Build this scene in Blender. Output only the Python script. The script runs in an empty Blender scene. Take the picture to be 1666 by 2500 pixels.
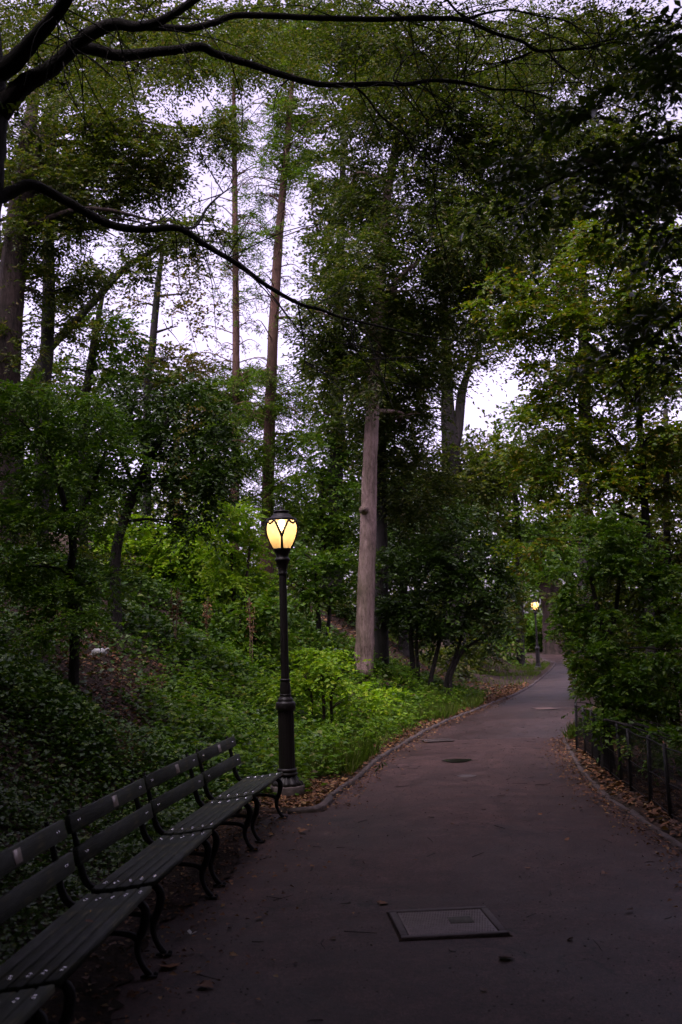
import bpy, math
import numpy as np
from mathutils import Vector, Matrix

R = math.radians
rng = np.random.default_rng(7)
scene = bpy.context.scene
COL = scene.collection

# ------------------------------------------------------------------ camera
H = 1.81
FPX = 2500.0                       # focal length in pixels of the 1666x2500 photograph
PITCH, ROLL = R(7.07), R(-1.4)
cam_d = bpy.data.cameras.new('camera')
cam = bpy.data.objects.new('camera', cam_d)
COL.objects.link(cam)
CM = Matrix.Rotation(R(90) + PITCH, 3, 'X') @ Matrix.Rotation(ROLL, 3, 'Z')
cam.matrix_world = Matrix.Translation((0, 0, H)) @ CM.to_4x4()
cam_d.sensor_fit = 'VERTICAL'
cam_d.sensor_height = 36.0
cam_d.lens = 36.0
cam_d.clip_end = 600
cam_d.dof.use_dof = True
cam_d.dof.focus_distance = 12.0
cam_d.dof.aperture_fstop = 2.8
scene.camera = cam

# ------------------------------------------------------------------ light
SUN_EL, SUN_AZ = 62.0, -140.0        # degrees; azimuth from +Y towards +X
world = bpy.data.worlds.new('World')
scene.world = world
world.use_nodes = True
nt = world.node_tree
nt.nodes.clear()
sky = nt.nodes.new('ShaderNodeTexSky')
sky.sky_type = 'NISHITA'
sky.sun_disc = False
sky.sun_elevation = R(SUN_EL)
sky.sun_rotation = R(SUN_AZ)
sky.air_density = 1.0
sky.dust_density = 4.0
hs = nt.nodes.new('ShaderNodeHueSaturation')
hs.inputs['Saturation'].default_value = 0.22
mul = nt.nodes.new('ShaderNodeMix')
mul.data_type = 'RGBA'
mul.blend_type = 'MULTIPLY'
mul.inputs[0].default_value = 1.0
mul.inputs[7].default_value = (1.0, 0.83, 1.15, 1)
bg = nt.nodes.new('ShaderNodeBackground')
bg.inputs['Strength'].default_value = 0.12
wo = nt.nodes.new('ShaderNodeOutputWorld')
nt.links.new(sky.outputs[0], hs.inputs['Color'])
nt.links.new(hs.outputs[0], mul.inputs[6])
nt.links.new(mul.outputs[2], bg.inputs[0])
nt.links.new(bg.outputs[0], wo.inputs[0])

sl = bpy.data.lights.new('sun', 'SUN')
sl.energy = 1.1
sl.angle = R(30)
sl.color = (1.0, 0.93, 0.88)
sun = bpy.data.objects.new('sun', sl)
COL.objects.link(sun)
sd = Vector((math.sin(R(SUN_AZ)) * math.cos(R(SUN_EL)), math.cos(R(SUN_AZ)) * math.cos(R(SUN_EL)), math.sin(R(SUN_EL))))
sun.rotation_euler = (-sd).to_track_quat('-Z', 'Y').to_euler()

scene.view_settings.view_transform = 'Standard'
scene.view_settings.look = 'None'
scene.view_settings.gamma = 1.0
scene.view_settings.use_curve_mapping = False
scene.view_settings.exposure = 1.75
scene.render.engine = 'CYCLES'
cy = scene.cycles
cy.use_denoising = True
cy.max_bounces = 6
cy.diffuse_bounces = 3
cy.glossy_bounces = 2
cy.transmission_bounces = 4
cy.transparent_max_bounces = 8
cy.sample_clamp_indirect = 4.0
cy.caustics_reflective = False
cy.caustics_refractive = False

# ------------------------------------------------------------------ pixel helpers (used to read places off the photograph)
CMn = np.array(CM)


def ray(px, py):
    d = CMn @ np.array([(px - 833.0) / FPX, -(py - 1250.0) / FPX, -1.0])
    return d


def at(px, py, Y):
    d = ray(px, py)
    t = Y / d[1]
    return np.array([d[0] * t, Y, H + d[2] * t])


def proj(P):
    """world points (n,3) -> pixel coordinates (n,2) of the photograph."""
    q = (np.atleast_2d(P) - np.array([0, 0, H])) @ CMn
    z = np.minimum(q[:, 2], -1e-3)
    return np.stack([833 + FPX * q[:, 0] / -z, 1250 - FPX * q[:, 1] / -z], 1)


def zpath(Y):
    Y = np.asarray(Y, dtype=float)
    return np.where(Y > 44, 0.022 * np.maximum(Y - 44, 0), 0.0)


def gp(px, py, dz=0.0):
    d = ray(px, py)
    Y = 8.0
    for _ in range(40):
        t = (zpath(Y) + dz - H) / d[2]
        Y = 0.5 * Y + 0.5 * min(max(d[1] * t, 1.0), 110.0)
    t = Y / d[1]
    return np.array([d[0] * t, Y, float(zpath(Y)) + dz])


# ------------------------------------------------------------------ materials
def new_mat(name):
    m = bpy.data.materials.new(name)
    m.use_nodes = True
    t = m.node_tree
    t.nodes.clear()
    out = t.nodes.new('ShaderNodeOutputMaterial')
    p = t.nodes.new('ShaderNodeBsdfPrincipled')
    t.links.new(p.outputs[0], out.inputs[0])
    return m, t, p, out


def ramp(t, fac, stops):
    r = t.nodes.new('ShaderNodeValToRGB')
    els = r.color_ramp.elements
    while len(els) < len(stops):
        els.new(0.5)
    for e, (pos, c) in zip(els, stops):
        e.position = pos
        e.color = (*c, 1)
    t.links.new(fac, r.inputs[0])
    return r.outputs[0]


def noise(t, scale, detail=4, rough=0.6, vec=None, dist=0.0):
    n = t.nodes.new('ShaderNodeTexNoise')
    n.inputs['Scale'].default_value = scale
    n.inputs['Detail'].default_value = detail
    n.inputs['Roughness'].default_value = rough
    n.inputs['Distortion'].default_value = dist
    if vec is not None:
        t.links.new(vec, n.inputs['Vector'])
    return n.outputs['Fac']


def coords(t, scale=(1, 1, 1), kind='Object'):
    c = t.nodes.new('ShaderNodeTexCoord')
    mp = t.nodes.new('ShaderNodeMapping')
    mp.inputs['Scale'].default_value = scale
    t.links.new(c.outputs[kind], mp.inputs['Vector'])
    return mp.outputs[0]


def bump(t, p, h, strength=0.5, dist=0.02):
    b = t.nodes.new('ShaderNodeBump')
    b.inputs['Strength'].default_value = strength
    b.inputs['Distance'].default_value = dist
    t.links.new(h, b.inputs['Height'])
    t.links.new(b.outputs[0], p.inputs['Normal'])


def leaf_mat(name, stops, rough=0.42, transl=0.38, spec=0.2, warm=1.15):
    m, t, p, out = new_mat(name)
    g = t.nodes.new('ShaderNodeNewGeometry')
    oi = t.nodes.new('ShaderNodeObjectInfo')
    ad = t.nodes.new('ShaderNodeMath')
    ad.operation = 'ADD'
    fr = t.nodes.new('ShaderNodeMath')
    fr.operation = 'FRACT'
    t.links.new(g.outputs['Random Per Island'], ad.inputs[0])
    t.links.new(oi.outputs['Random'], ad.inputs[1])
    t.links.new(ad.outputs[0], fr.inputs[0])
    stops = [(q, (r_ * warm, g_ * 1.22, b_ * .5)) if g_ > r_ else (q, (r_, g_, b_)) for q, (r_, g_, b_) in stops]
    c = ramp(t, fr.outputs[0], stops)
    t.links.new(c, p.inputs['Base Color'])
    p.inputs['Roughness'].default_value = rough
    p.inputs['Specular IOR Level'].default_value = spec
    tr = t.nodes.new('ShaderNodeBsdfTranslucent')
    br = t.nodes.new('ShaderNodeMix')
    br.data_type = 'RGBA'
    br.blend_type = 'MULTIPLY'
    br.inputs[0].default_value = 1.0
    br.inputs[7].default_value = (1.25, 1.35, 0.5, 1)
    t.links.new(c, br.inputs[6])
    t.links.new(br.outputs[2], tr.inputs[0])
    mx = t.nodes.new('ShaderNodeMixShader')
    mx.inputs[0].default_value = transl
    t.links.new(p.outputs[0], mx.inputs[1])
    t.links.new(tr.outputs[0], mx.inputs[2])
    t.links.new(mx.outputs[0], out.inputs[0])
    return m


def simple_mat(name, col, rough=0.6, metal=0.0, nscale=20, var=0.35, bstr=0.3, bdist=0.004, spec=0.5):
    m, t, p, out = new_mat(name)
    v = coords(t)
    n = noise(t, nscale, 6, 0.65, v)
    lo = tuple(c * (1 - var) for c in col)
    hi = tuple(c * (1 + var) for c in col)
    t.links.new(ramp(t, n, [(0.3, lo), (0.7, hi)]), p.inputs['Base Color'])
    p.inputs['Roughness'].default_value = rough
    p.inputs['Metallic'].default_value = metal
    p.inputs['Specular IOR Level'].default_value = spec
    bump(t, p, n, bstr, bdist)
    return m


def bark_mat(name, dark, light, scale=1.0):
    m, t, p, out = new_mat(name)
    v = coords(t, (14 * scale, 14 * scale, 2.6 * scale))
    n1 = noise(t, 2.4, 9, 0.75, v, 0.9)
    v2 = coords(t, (1, 1, 1))
    n2 = noise(t, 2.2, 4, 0.6, v2)
    mx = t.nodes.new('ShaderNodeMath')
    mx.operation = 'MULTIPLY_ADD'
    mx.inputs[1].default_value = 0.7
    t.links.new(n1, mx.inputs[0])
    sc = t.nodes.new('ShaderNodeMath')
    sc.operation = 'MULTIPLY'
    sc.inputs[1].default_value = 0.3
    t.links.new(n2, sc.inputs[0])
    t.links.new(sc.outputs[0], mx.inputs[2])
    st = noise(t, .9, 5, .7, coords(t, (3, 3, .7)), .5)
    sm = t.nodes.new('ShaderNodeMix')
    sm.data_type = 'RGBA'
    sm.blend_type = 'MULTIPLY'
    sm.inputs[0].default_value = 1
    t.links.new(ramp(t, mx.outputs[0], [(0.40, dark), (0.58, light)]), sm.inputs[6])
    t.links.new(ramp(t, st, [(.38, (.45, .50, .38)), (.55, (1, 1, 1)), (.7, (1.15, 1.1, 1.1))]), sm.inputs[7])
    t.links.new(sm.outputs[2], p.inputs['Base Color'])
    p.inputs['Roughness'].default_value = 0.9
    p.inputs['Specular IOR Level'].default_value = 0.25
    bump(t, p, n1, 0.9, 0.03)
    return m


M = {}
M['leaf_oak'] = leaf_mat('oak_leaf', [(0, (.018, .032, .008)), (.5, (.034, .054, .012)), (.82, (.062, .078, .020)), (1, (.11, .085, .030))], .40, warm=1.28)
M['leaf_willow'] = leaf_mat('willow_leaf', [(0, (.014, .028, .007)), (.5, (.027, .046, .012)), (.86, (.058, .076, .024)), (1, (.11, .09, .045))], .36, warm=1.28)
M['leaf_conifer'] = leaf_mat('conifer_leaf', [(0, (.035, .070, .013)), (.6, (.060, .105, .018)), (1, (.10, .12, .025))], .5, .4)
M['leaf_dark'] = leaf_mat('dark_leaf', [(0, (.014, .030, .009)), (.6, (.024, .048, .013)), (1, (.040, .066, .018))], .34, .22)
M['leaf_lime'] = leaf_mat('lime_leaf', [(0, (.10, .19, .020)), (.6, (.15, .24, .028)), (1, (.21, .25, .04))], .45, .4)
M['leaf_mid'] = leaf_mat('mid_leaf', [(0, (.030, .070, .013)), (.6, (.055, .105, .018)), (1, (.09, .13, .025))], .42, .35)
M['leaf_maple'] = leaf_mat('maple_leaf', [(0, (.034, .070, .010)), (.5, (.060, .10, .012)), (.8, (.10, .115, .014)), (1, (.14, .09, .015))], .40, .42, warm=1.28)
M['leaf_gloss'] = leaf_mat('glossy_leaf', [(0, (.018, .034, .010)), (.6, (.032, .056, .014)), (1, (.055, .07, .02))], .30, .3, .7)
M['leaf_brown'] = leaf_mat('turning_leaf', [(0, (.045, .060, .018)), (.5, (.085, .075, .02)), (1, (.14, .08, .02))], .5, .4)
M['leaf_ivy'] = leaf_mat('ivy_leaf', [(0, (.020, .048, .012)), (.55, (.036, .078, .018)), (.9, (.070, .115, .030)), (1, (.13, .15, .07))], .40, .24, .3)
M['leaf_weed'] = leaf_mat('weed_leaf', [(0, (.040, .085, .014)), (.6, (.070, .13, .02)), (.93, (.11, .16, .03)), (1, (.16, .13, .05))], .42, .35)
M['grass'] = leaf_mat('grass_blade', [(0, (.045, .080, .015)), (.6, (.075, .12, .02)), (1, (.14, .14, .05))], .5, .35)
M['litter'] = leaf_mat('dead_leaf', [(0, (.050, .024, .014)), (.4, (.11, .050, .024)), (.75, (.19, .085, .035)), (.93, (.25, .14, .05)), (1, (.28, .2, .09))], .55, .1)
M['bark_grey'] = bark_mat('grey_bark', (.12, .080, .066), (.33, .235, .20))
M['bark_red'] = bark_mat('reddish_bark', (.045, .022, .016), (.13, .070, .050), 1.3)
M['bark_brown'] = bark_mat('brown_bark', (.018, .012, .009), (.062, .042, .034))
M['bark_dark'] = bark_mat('dark_bark', (.014, .012, .011), (.038, .032, .028), 2.0)
M['iron'] = simple_mat('black_iron', (.009, .008, .008), .6, 0.0, 60, .5, .35, .003, .3)
M['lamp_iron'] = simple_mat('brown_black_iron', (.012, .009, .008), .5, 0.0, 50, .5, .3, .003, .35)
M['stone'] = simple_mat('kerb_stone', (.05, .034, .028), .85, 0, 9, .5, .8, .02)
M['concrete'] = simple_mat('plinth_concrete', (.10, .078, .07), .9, 0, 14, .4, .6, .01)
M['steel'] = simple_mat('screw_steel', (.75, .74, .76), .22, 1.0, 60, .1, .05, .001)
M['plaque'] = simple_mat('plaque_metal', (.42, .36, .33), .38, 0.6, 80, .2, .1, .001)
M['cover'] = simple_mat('cover_iron', (.12, .092, .085), .5, 0.25, 30, .35, .2, .002)
M['cover_frame'] = simple_mat('cover_frame_iron', (.062, .046, .043), .7, 0.1, 25, .35, .4, .004)
M['white'] = simple_mat('white_plastic', (.42, .42, .40), .5, 0, 30, .1, .3, .01)
M['puddle'] = simple_mat('wet_hollow', (.012, .013, .008), .10, 0, 4, .3, .05, .002)


def wood_mat():
    m, t, p, out = new_mat('painted_slat')
    v = coords(t, (1.6, 30, 30))
    n = noise(t, 3.0, 8, 0.75, v)
    v2 = coords(t, (2, 5, 5))
    n2 = noise(t, 2.0, 5, 0.7, v2)
    c1 = ramp(t, n, [(.34, (.007, .010, .006)), (.5, (.022, .030, .018)), (.64, (.060, .068, .045))])
    c2 = ramp(t, n2, [(.50, (1, 1, 1)), (.66, (2.4, 1.9, 1.5))])
    mx = t.nodes.new('ShaderNodeMix')
    mx.data_type = 'RGBA'
    mx.blend_type = 'MULTIPLY'
    mx.inputs[0].default_value = 1
    t.links.new(c1, mx.inputs[6])
    t.links.new(c2, mx.inputs[7])
    t.links.new(mx.outputs[2], p.inputs['Base Color'])
    t.links.new(ramp(t, n2, [(.3, (.5, .5, .5)), (.7, (.75, .75, .75))]), p.inputs['Roughness'])
    p.inputs['Specular IOR Level'].default_value = .3
    bump(t, p, n, .7, .004)
    return m


M['wood'] = wood_mat()


def asphalt_mat(name='asphalt', k=1.0, r0=.5):
    m, t, p, out = new_mat(name)
    v = coords(t)
    fine = noise(t, 95, 3, .7, v)
    mid = noise(t, 3.2, 6, .65, v)
    big = noise(t, .55, 5, .6, v, .8)
    c = ramp(t, mid, [(.30, (.025, .0128, .0102)), (.5, (.040, .0208, .0165)), (.72, (.064, .0355, .029))])
    c2 = ramp(t, fine, [(.3, (.3, .3, .3)), (.5, (1, 1, 1)), (.70, (2.0, 1.9, 1.9))])
    c3 = ramp(t, big, [(.32, (.70 * k, .67 * k, .67 * k)), (.5, (k, k, k)), (.68, (1.25 * k, 1.22 * k, 1.25 * k))])
    a = t.nodes.new('ShaderNodeMix')
    a.data_type = 'RGBA'
    a.blend_type = 'MULTIPLY'
    a.inputs[0].default_value = 1
    t.links.new(c, a.inputs[6])
    t.links.new(c2, a.inputs[7])
    b = t.nodes.new('ShaderNodeMix')
    b.data_type = 'RGBA'
    b.blend_type = 'MULTIPLY'
    b.inputs[0].default_value = 1
    t.links.new(a.outputs[2], b.inputs[6])
    t.links.new(c3, b.inputs[7])
    t.links.new(b.outputs[2], p.inputs['Base Color'])
    t.links.new(ramp(t, big, [(.3, (r0, r0, r0)), (.7, (r0 + .22, r0 + .22, r0 + .22))]), p.inputs['Roughness'])
    grit = noise(t, 34, 2, .8, v)
    c4 = ramp(t, grit, [(.34, (.62, .60, .60)), (.5, (1, 1, 1)), (.66, (1.4, 1.36, 1.36))])
    vo = t.nodes.new('ShaderNodeTexVoronoi')
    vo.feature = 'DISTANCE_TO_EDGE'
    vo.inputs['Scale'].default_value = .62
    wob = t.nodes.new('ShaderNodeVectorMath')
    wob.operation = 'MULTIPLY_ADD'
    wn = t.nodes.new('ShaderNodeTexNoise')
    wn.inputs['Scale'].default_value = 2.2
    wn.inputs['Detail'].default_value = 6
    t.links.new(v, wn.inputs['Vector'])
    t.links.new(wn.outputs['Color'], wob.inputs[0])
    wob.inputs[1].default_value = (.8, .8, .8)
    t.links.new(v, wob.inputs[2])
    t.links.new(wob.outputs[0], vo.inputs['Vector'])
    crack = ramp(t, vo.outputs['Distance'], [(.0, (.25, .25, .25)), (.010, (1, 1, 1))])
    msk = ramp(t, noise(t, .9, 2, .5, v), [(.50, (1, 1, 1)), (.56, (0, 0, 0))])
    cm = t.nodes.new('ShaderNodeMix')
    cm.data_type = 'RGBA'
    cm.blend_type = 'LIGHTEN'
    cm.inputs[0].default_value = 1
    t.links.new(crack, cm.inputs[6])
    t.links.new(msk, cm.inputs[7])
    last = b.outputs[2]
    for q in (c4, cm.outputs[2]):
        mm = t.nodes.new('ShaderNodeMix')
        mm.data_type = 'RGBA'
        mm.blend_type = 'MULTIPLY'
        mm.inputs[0].default_value = 1
        t.links.new(last, mm.inputs[6])
        t.links.new(q, mm.inputs[7])
        last = mm.outputs[2]
    t.links.new(last, p.inputs['Base Color'])
    p.inputs['Specular IOR Level'].default_value = .28 if r0 > .45 else .5
    bump(t, p, fine, .8, .008)
    return m


M['asphalt'] = asphalt_mat()
M['asphalt_old'] = asphalt_mat('old_asphalt', .72, .33)


def soil_mat():
    m, t, p, out = new_mat('woodland_soil')
    v = coords(t)
    n = noise(t, 16, 8, .75, v)
    n2 = noise(t, 1.3, 4, .6, v)
    c = ramp(t, n, [(.3, (.018, .013, .010)), (.52, (.052, .034, .026)), (.72, (.12, .072, .05))])
    c2 = ramp(t, n2, [(.4, (.7, .75, .6)), (.65, (1.1, 1, .95))])
    a = t.nodes.new('ShaderNodeMix')
    a.data_type = 'RGBA'
    a.blend_type = 'MULTIPLY'
    a.inputs[0].default_value = 1
    t.links.new(c, a.inputs[6])
    t.links.new(c2, a.inputs[7])
    t.links.new(a.outputs[2], p.inputs['Base Color'])
    p.inputs['Roughness'].default_value = .95
    p.inputs['Specular IOR Level'].default_value = .2
    bump(t, p, n, 1.0, .05)
    return m


M['soil'] = soil_mat()


def globe_mat():
    m, t, p, out = new_mat('amber_glass')
    t.nodes.remove(p)
    v = coords(t)
    n = noise(t, 9, 4, .6, v)
    c = ramp(t, n, [(.3, (.92, .64, .28)), (.7, (1.0, .76, .40))])
    tl = t.nodes.new('ShaderNodeBsdfTranslucent')
    t.links.new(c, tl.inputs[0])
    tp = t.nodes.new('ShaderNodeBsdfTransparent')
    tp.inputs[0].default_value = (1, .80, .45, 1)
    mx = t.nodes.new('ShaderNodeMixShader')
    mx.inputs[0].default_value = .22
    t.links.new(tl.outputs[0], mx.inputs[1])
    t.links.new(tp.outputs[0], mx.inputs[2])
    gl = t.nodes.new('ShaderNodeBsdfGlossy')
    gl.inputs['Roughness'].default_value = .15
    m2 = t.nodes.new('ShaderNodeMixShader')
    m2.inputs[0].default_value = .04
    t.links.new(mx.outputs[0], m2.inputs[1])
    t.links.new(gl.outputs[0], m2.inputs[2])
    t.links.new(m2.outputs[0], out.inputs[0])
    return m


M['globe'] = globe_mat()


def bulb_mat():
    m, t, p, out = new_mat('lit_bulb')
    e = t.nodes.new('ShaderNodeEmission')
    e.inputs[0].default_value = (1, .86, .62, 1)
    e.inputs[1].default_value = 8
    t.nodes.remove(p)
    t.links.new(e.outputs[0], out.inputs[0])
    return m


M['bulb'] = bulb_mat()


# ------------------------------------------------------------------ object helpers
def mesh_np(name, V, F, mat, smooth=False):
    """V (n,3), F list of arrays (m,k) of faces with k corners."""
    me = bpy.data.meshes.new(name)
    V = np.asarray(V, dtype=np.float32)
    if not isinstance(F, (list, tuple)):
        F = [F]
    F = [np.asarray(f, dtype=np.int32) for f in F if len(f)]
    me.vertices.add(len(V))
    me.vertices.foreach_set('co', V.ravel())
    nl = sum(f.size for f in F)
    npoly = sum(len(f) for f in F)
    me.loops.add(nl)
    me.loops.foreach_set('vertex_index', np.concatenate([f.ravel() for f in F]))
    me.polygons.add(npoly)
    starts, s = [], 0
    for f in F:
        k = f.shape[1]
        starts.append(s + np.arange(len(f)) * k)
        s += f.size
    me.polygons.foreach_set('loop_start', np.concatenate(starts).astype(np.int32))
    me.update(calc_edges=True)
    if smooth:
        me.polygons.foreach_set('use_smooth', np.ones(npoly, dtype=bool))
    me.materials.append(mat)
    return me


def link(name, me, parent=None, loc=None, kind=None, label=None, category=None, group=None):
    o = bpy.data.objects.new(name, me)
    COL.objects.link(o)
    if parent is not None:
        o.parent = parent
    if loc is not None:
        o.location = loc
    if kind:
        o['kind'] = kind
    if label:
        o['label'] = label
    if category:
        o['category'] = category
    if group:
        o['group'] = group
    return o


def thing(name, label, category, loc=(0, 0, 0), group=None, rotz=0.0):
    o = link(name, None, None, loc, None, label, category, group)
    o.rotation_euler = (0, 0, rotz)
    o.empty_display_size = 0.2
    return o


class MB:
    """collects pieces of geometry into one mesh."""

    def __init__(self):
        self.V, self.F, self.n = [], {}, 0

    def add(self, V, F):
        V = np.asarray(V, dtype=float)
        for f in (F if isinstance(F, (list, tuple)) else [F]):
            f = np.asarray(f)
            if len(f):
                self.F.setdefault(f.shape[1], []).append(f + self.n)
        self.V.append(V)
        self.n += len(V)
        return self

    def mesh(self, name, mat, smooth=False):
        return mesh_np(name, np.concatenate(self.V), [np.concatenate(f) for f in self.F.values()], mat, smooth)


def box(sx, sy, sz, c=(0, 0, 0), b=0.0):
    """box with its long vertical and top edges chamfered by b."""
    x, y, z = sx / 2, sy / 2, sz / 2
    if b <= 0:
        V = np.array([(i * x, j * y, k * z) for k in (-1, 1) for j in (-1, 1) for i in (-1, 1)])
        F = np.array([(0, 2, 3, 1), (4, 5, 7, 6), (0, 1, 5, 4), (2, 6, 7, 3), (0, 4, 6, 2), (1, 3, 7, 5)])
        return V + np.array(c), F
    rings = []
    for zz, e in ((-z, b), (-z + b, 0), (z - b, 0), (z, b)):
        rings.append([(-x + e, -y + e, zz), (x - e, -y + e, zz), (x - e, y - e, zz), (-x + e, y - e, zz)])
    V = np.array([p for r in rings for p in r])
    F = [(3, 2, 1, 0), (12, 13, 14, 15)]
    for k in range(3):
        for j in range(4):
            F.append((k * 4 + j, k * 4 + (j + 1) % 4, k * 4 + 4 + (j + 1) % 4, k * 4 + 4 + j))
    return V + np.array(c), np.array(F)


def catmull(P, n):
    P = np.asarray(P, dtype=float)
    if len(P) < 3:
        t = np.linspace(0, 1, n)[:, None]
        return P[0] * (1 - t) + P[-1] * t
    Q = np.vstack([2 * P[0] - P[1], P, 2 * P[-1] - P[-2]])
    u = np.linspace(0, len(P) - 1 - 1e-6, n)
    i = u.astype(int)
    f = (u - i)[:, None]
    a, b, c, d = Q[i], Q[i + 1], Q[i + 2], Q[i + 3]
    return .5 * (2 * b + (c - a) * f + (2 * a - 5 * b + 4 * c - d) * f**2 + (3 * b - a - 3 * c + d) * f**3)


def tube(P, rad, sides=8, rough=0.0, n=None, flat=1.0, ref=None, cap=True):
    """tapered tube along points P with radii rad."""
    P = np.asarray(P, dtype=float)
    rad = np.asarray(rad, dtype=float) * np.ones(len(P))
    if n:
        Pr = catmull(np.column_stack([P, rad]), n)
        P, rad = Pr[:, :3], np.maximum(Pr[:, 3], 1e-4)
    T = np.gradient(P, axis=0)
    T /= np.linalg.norm(T, axis=1)[:, None] + 1e-12
    ref = np.array(ref if ref is not None else ((0.13, 0.97, 0.2) if abs(T[0][1]) < .8 else (1, 0, .1)), dtype=float)
    U = np.cross(T, ref)
    U /= np.linalg.norm(U, axis=1)[:, None] + 1e-12
    W = np.cross(T, U)
    a = np.linspace(0, 2 * math.pi, sides, endpoint=False)
    r = rad[:, None] * (1 + rough * rng.normal(size=(len(P), sides)))
    V = P[:, None, :] + r[..., None] * (np.cos(a)[None, :, None] * U[:, None, :] + flat * np.sin(a)[None, :, None] * W[:, None, :])
    V = V.reshape(-1, 3)
    i, j = np.meshgrid(np.arange(len(P) - 1), np.arange(sides), indexing='ij')
    k = (j + 1) % sides
    F = np.stack([i * sides + j, i * sides + k, (i + 1) * sides + k, (i + 1) * sides + j], -1).reshape(-1, 4)
    Fs = [F]
    if cap:
        nV = len(V)
        V = np.vstack([V, P[0], P[-1]])
        jj = np.arange(sides)
        Fs.append(np.stack([jj * 0 + nV, (jj + 1) % sides, jj], -1))
        o = (len(P) - 1) * sides
        Fs.append(np.stack([jj * 0 + nV + 1, o + jj, o + (jj + 1) % sides], -1))
    return V, Fs


def lathe(prof, sides=24, flute=None, lobes=0, depth=0.0):
    """revolve (r,z) profile; flute(z)->bool picks the rings that carry lobes."""
    prof = np.asarray(prof, dtype=float)
    a = np.linspace(0, 2 * math.pi, sides, endpoint=False)
    V = []
    for r, z in prof:
        rr = r * np.ones(sides)
        if lobes and (flute is None or flute(z)):
            rr = r * (1 - depth * (0.5 - 0.5 * np.cos(lobes * a)) ** 2)
        V.append(np.stack([rr * np.cos(a), rr * np.sin(a), z * np.ones(sides)], 1))
    V = np.concatenate(V)
    i, j = np.meshgrid(np.arange(len(prof) - 1), np.arange(sides), indexing='ij')
    k = (j + 1) % sides
    F = np.stack([i * sides + j, i * sides + k, (i + 1) * sides + k, (i + 1) * sides + j], -1).reshape(-1, 4)
    return V, F


def tf(V, Mx):
    Mx = np.array(Mx)
    return np.asarray(V) @ Mx[:3, :3].T + Mx[:3, 3]


# ------------------------------------------------------------------ ground shape
left_px = [(790, 1985), (821, 1946), (879, 1902), (923, 1860), (981, 1825), (1038, 1790), (1099, 1761), (1159, 1738), (1205, 1719),
           (1258, 1698), (1297, 1677), (1328, 1652), (1349, 1632)]
LE = np.array([gp(*p)[:2] for p in left_px])
LE = np.vstack([LE, [LE[-1, 0] + 1.1, LE[-1, 1] + 4.5], [LE[-1, 0] + 1.2, LE[-1, 1] + 8.5]])
right_px = [(1666, 2083), (1548, 1999), (1473, 1947), (1409, 1877), (1374, 1810)]
RE = np.array([gp(*p)[:2] for p in right_px])
tail = [[x + 2.75 + 0.02 * (y - 18), y - .8] for x, y in LE if y > 19.5]
RE = np.vstack([[1.7, -6.0], [2.15, 4.0], RE, tail])
KX, KY = LE[0]                       # corner of the kerb beside the last bench


def x_left(Y):                       # kerb line past the bench alcove
    return np.interp(Y, LE[:, 1], LE[:, 0])


BEN_FRONT = np.array([gp(370, 2392)[:2], gp(406, 2338)[:2], gp(520, 2197)[:2], gp(540, 2167)[:2], gp(620, 2081)[:2], gp(638, 2060)[:2], gp(694, 2001)[:2]])


def x_pave(Y):                       # left edge of the paving, alcove included
    Y = np.asarray(Y, dtype=float)
    b = np.interp(Y, BEN_FRONT[:, 1], BEN_FRONT[:, 0])
    b = np.where(Y < BEN_FRONT[0, 1], BEN_FRONT[0, 0] + (Y - BEN_FRONT[0, 1]) * .07, b) - .62
    s = np.clip((Y - (KY - .06)) / .12, 0, 1)
    return b * (1 - s) + x_left(Y) * s


def x_bank(Y):
    return np.interp(Y, np.r_[-8, 4, LE[:, 1]], np.r_[-1.6, -.95, LE[:, 0]])


def x_right(Y):
    return np.interp(Y, RE[:, 1], RE[:, 0])


_nz = [(rng.uniform(.15, 1.1), rng.uniform(0, 6.28), rng.uniform(0, 6.28), rng.uniform(0, 6.28)) for _ in range(14)]


def bumps(x, y):
    s = 0
    for f, a, b, c in _nz:
        s = s + np.sin(f * 2.2 * (x * math.cos(a) + y * math.sin(a)) + b) * .3 / (1 + f * 2.2)
    return s


def zt(x, y):
    """height of the ground."""
    x = np.asarray(x, dtype=float)
    y = np.asarray(y, dtype=float)
    base = zpath(y)
    d = x_bank(y) - x
    A = np.interp(y, [-10, 30, 38, 46, 60, 90], [1, 1, .55, .16, .2, .4])
    p = np.interp(d, [0, 1.1, 2.6, 4.4, 6.4, 12, 30, 60], [0, 0, .74, 2.0, 3.1, 4.9, 7, 8])
    p2 = np.interp(d - .35, [0, 1.1, 2.6, 4.4, 6.4, 12, 30, 60], [0, 0, .74, 2.0, 3.1, 4.9, 7, 8])
    bank = A * .5 * (p + p2)
    nb = bumps(x, y) * np.clip((d - .6) / 2, 0, 1) * .5
    dl = x_pave(y) - x
    lip = .035 * np.clip(dl / .12, 0, 1)
    dr = x - x_right(y)
    lipr = .05 * np.clip(dr / .12, 0, 1) + np.clip(dr - 1.2, 0, 50) * .015 + bumps(x, y) * np.clip((dr - 1) / 3, 0, 1) * .4
    inside = (dl < 0) & (dr < 0)
    z = base + np.where(dl > 0, bank + nb + lip, 0) + np.where(dr > 0, lipr, 0)
    return np.where(inside, base - .04, z)


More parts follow.
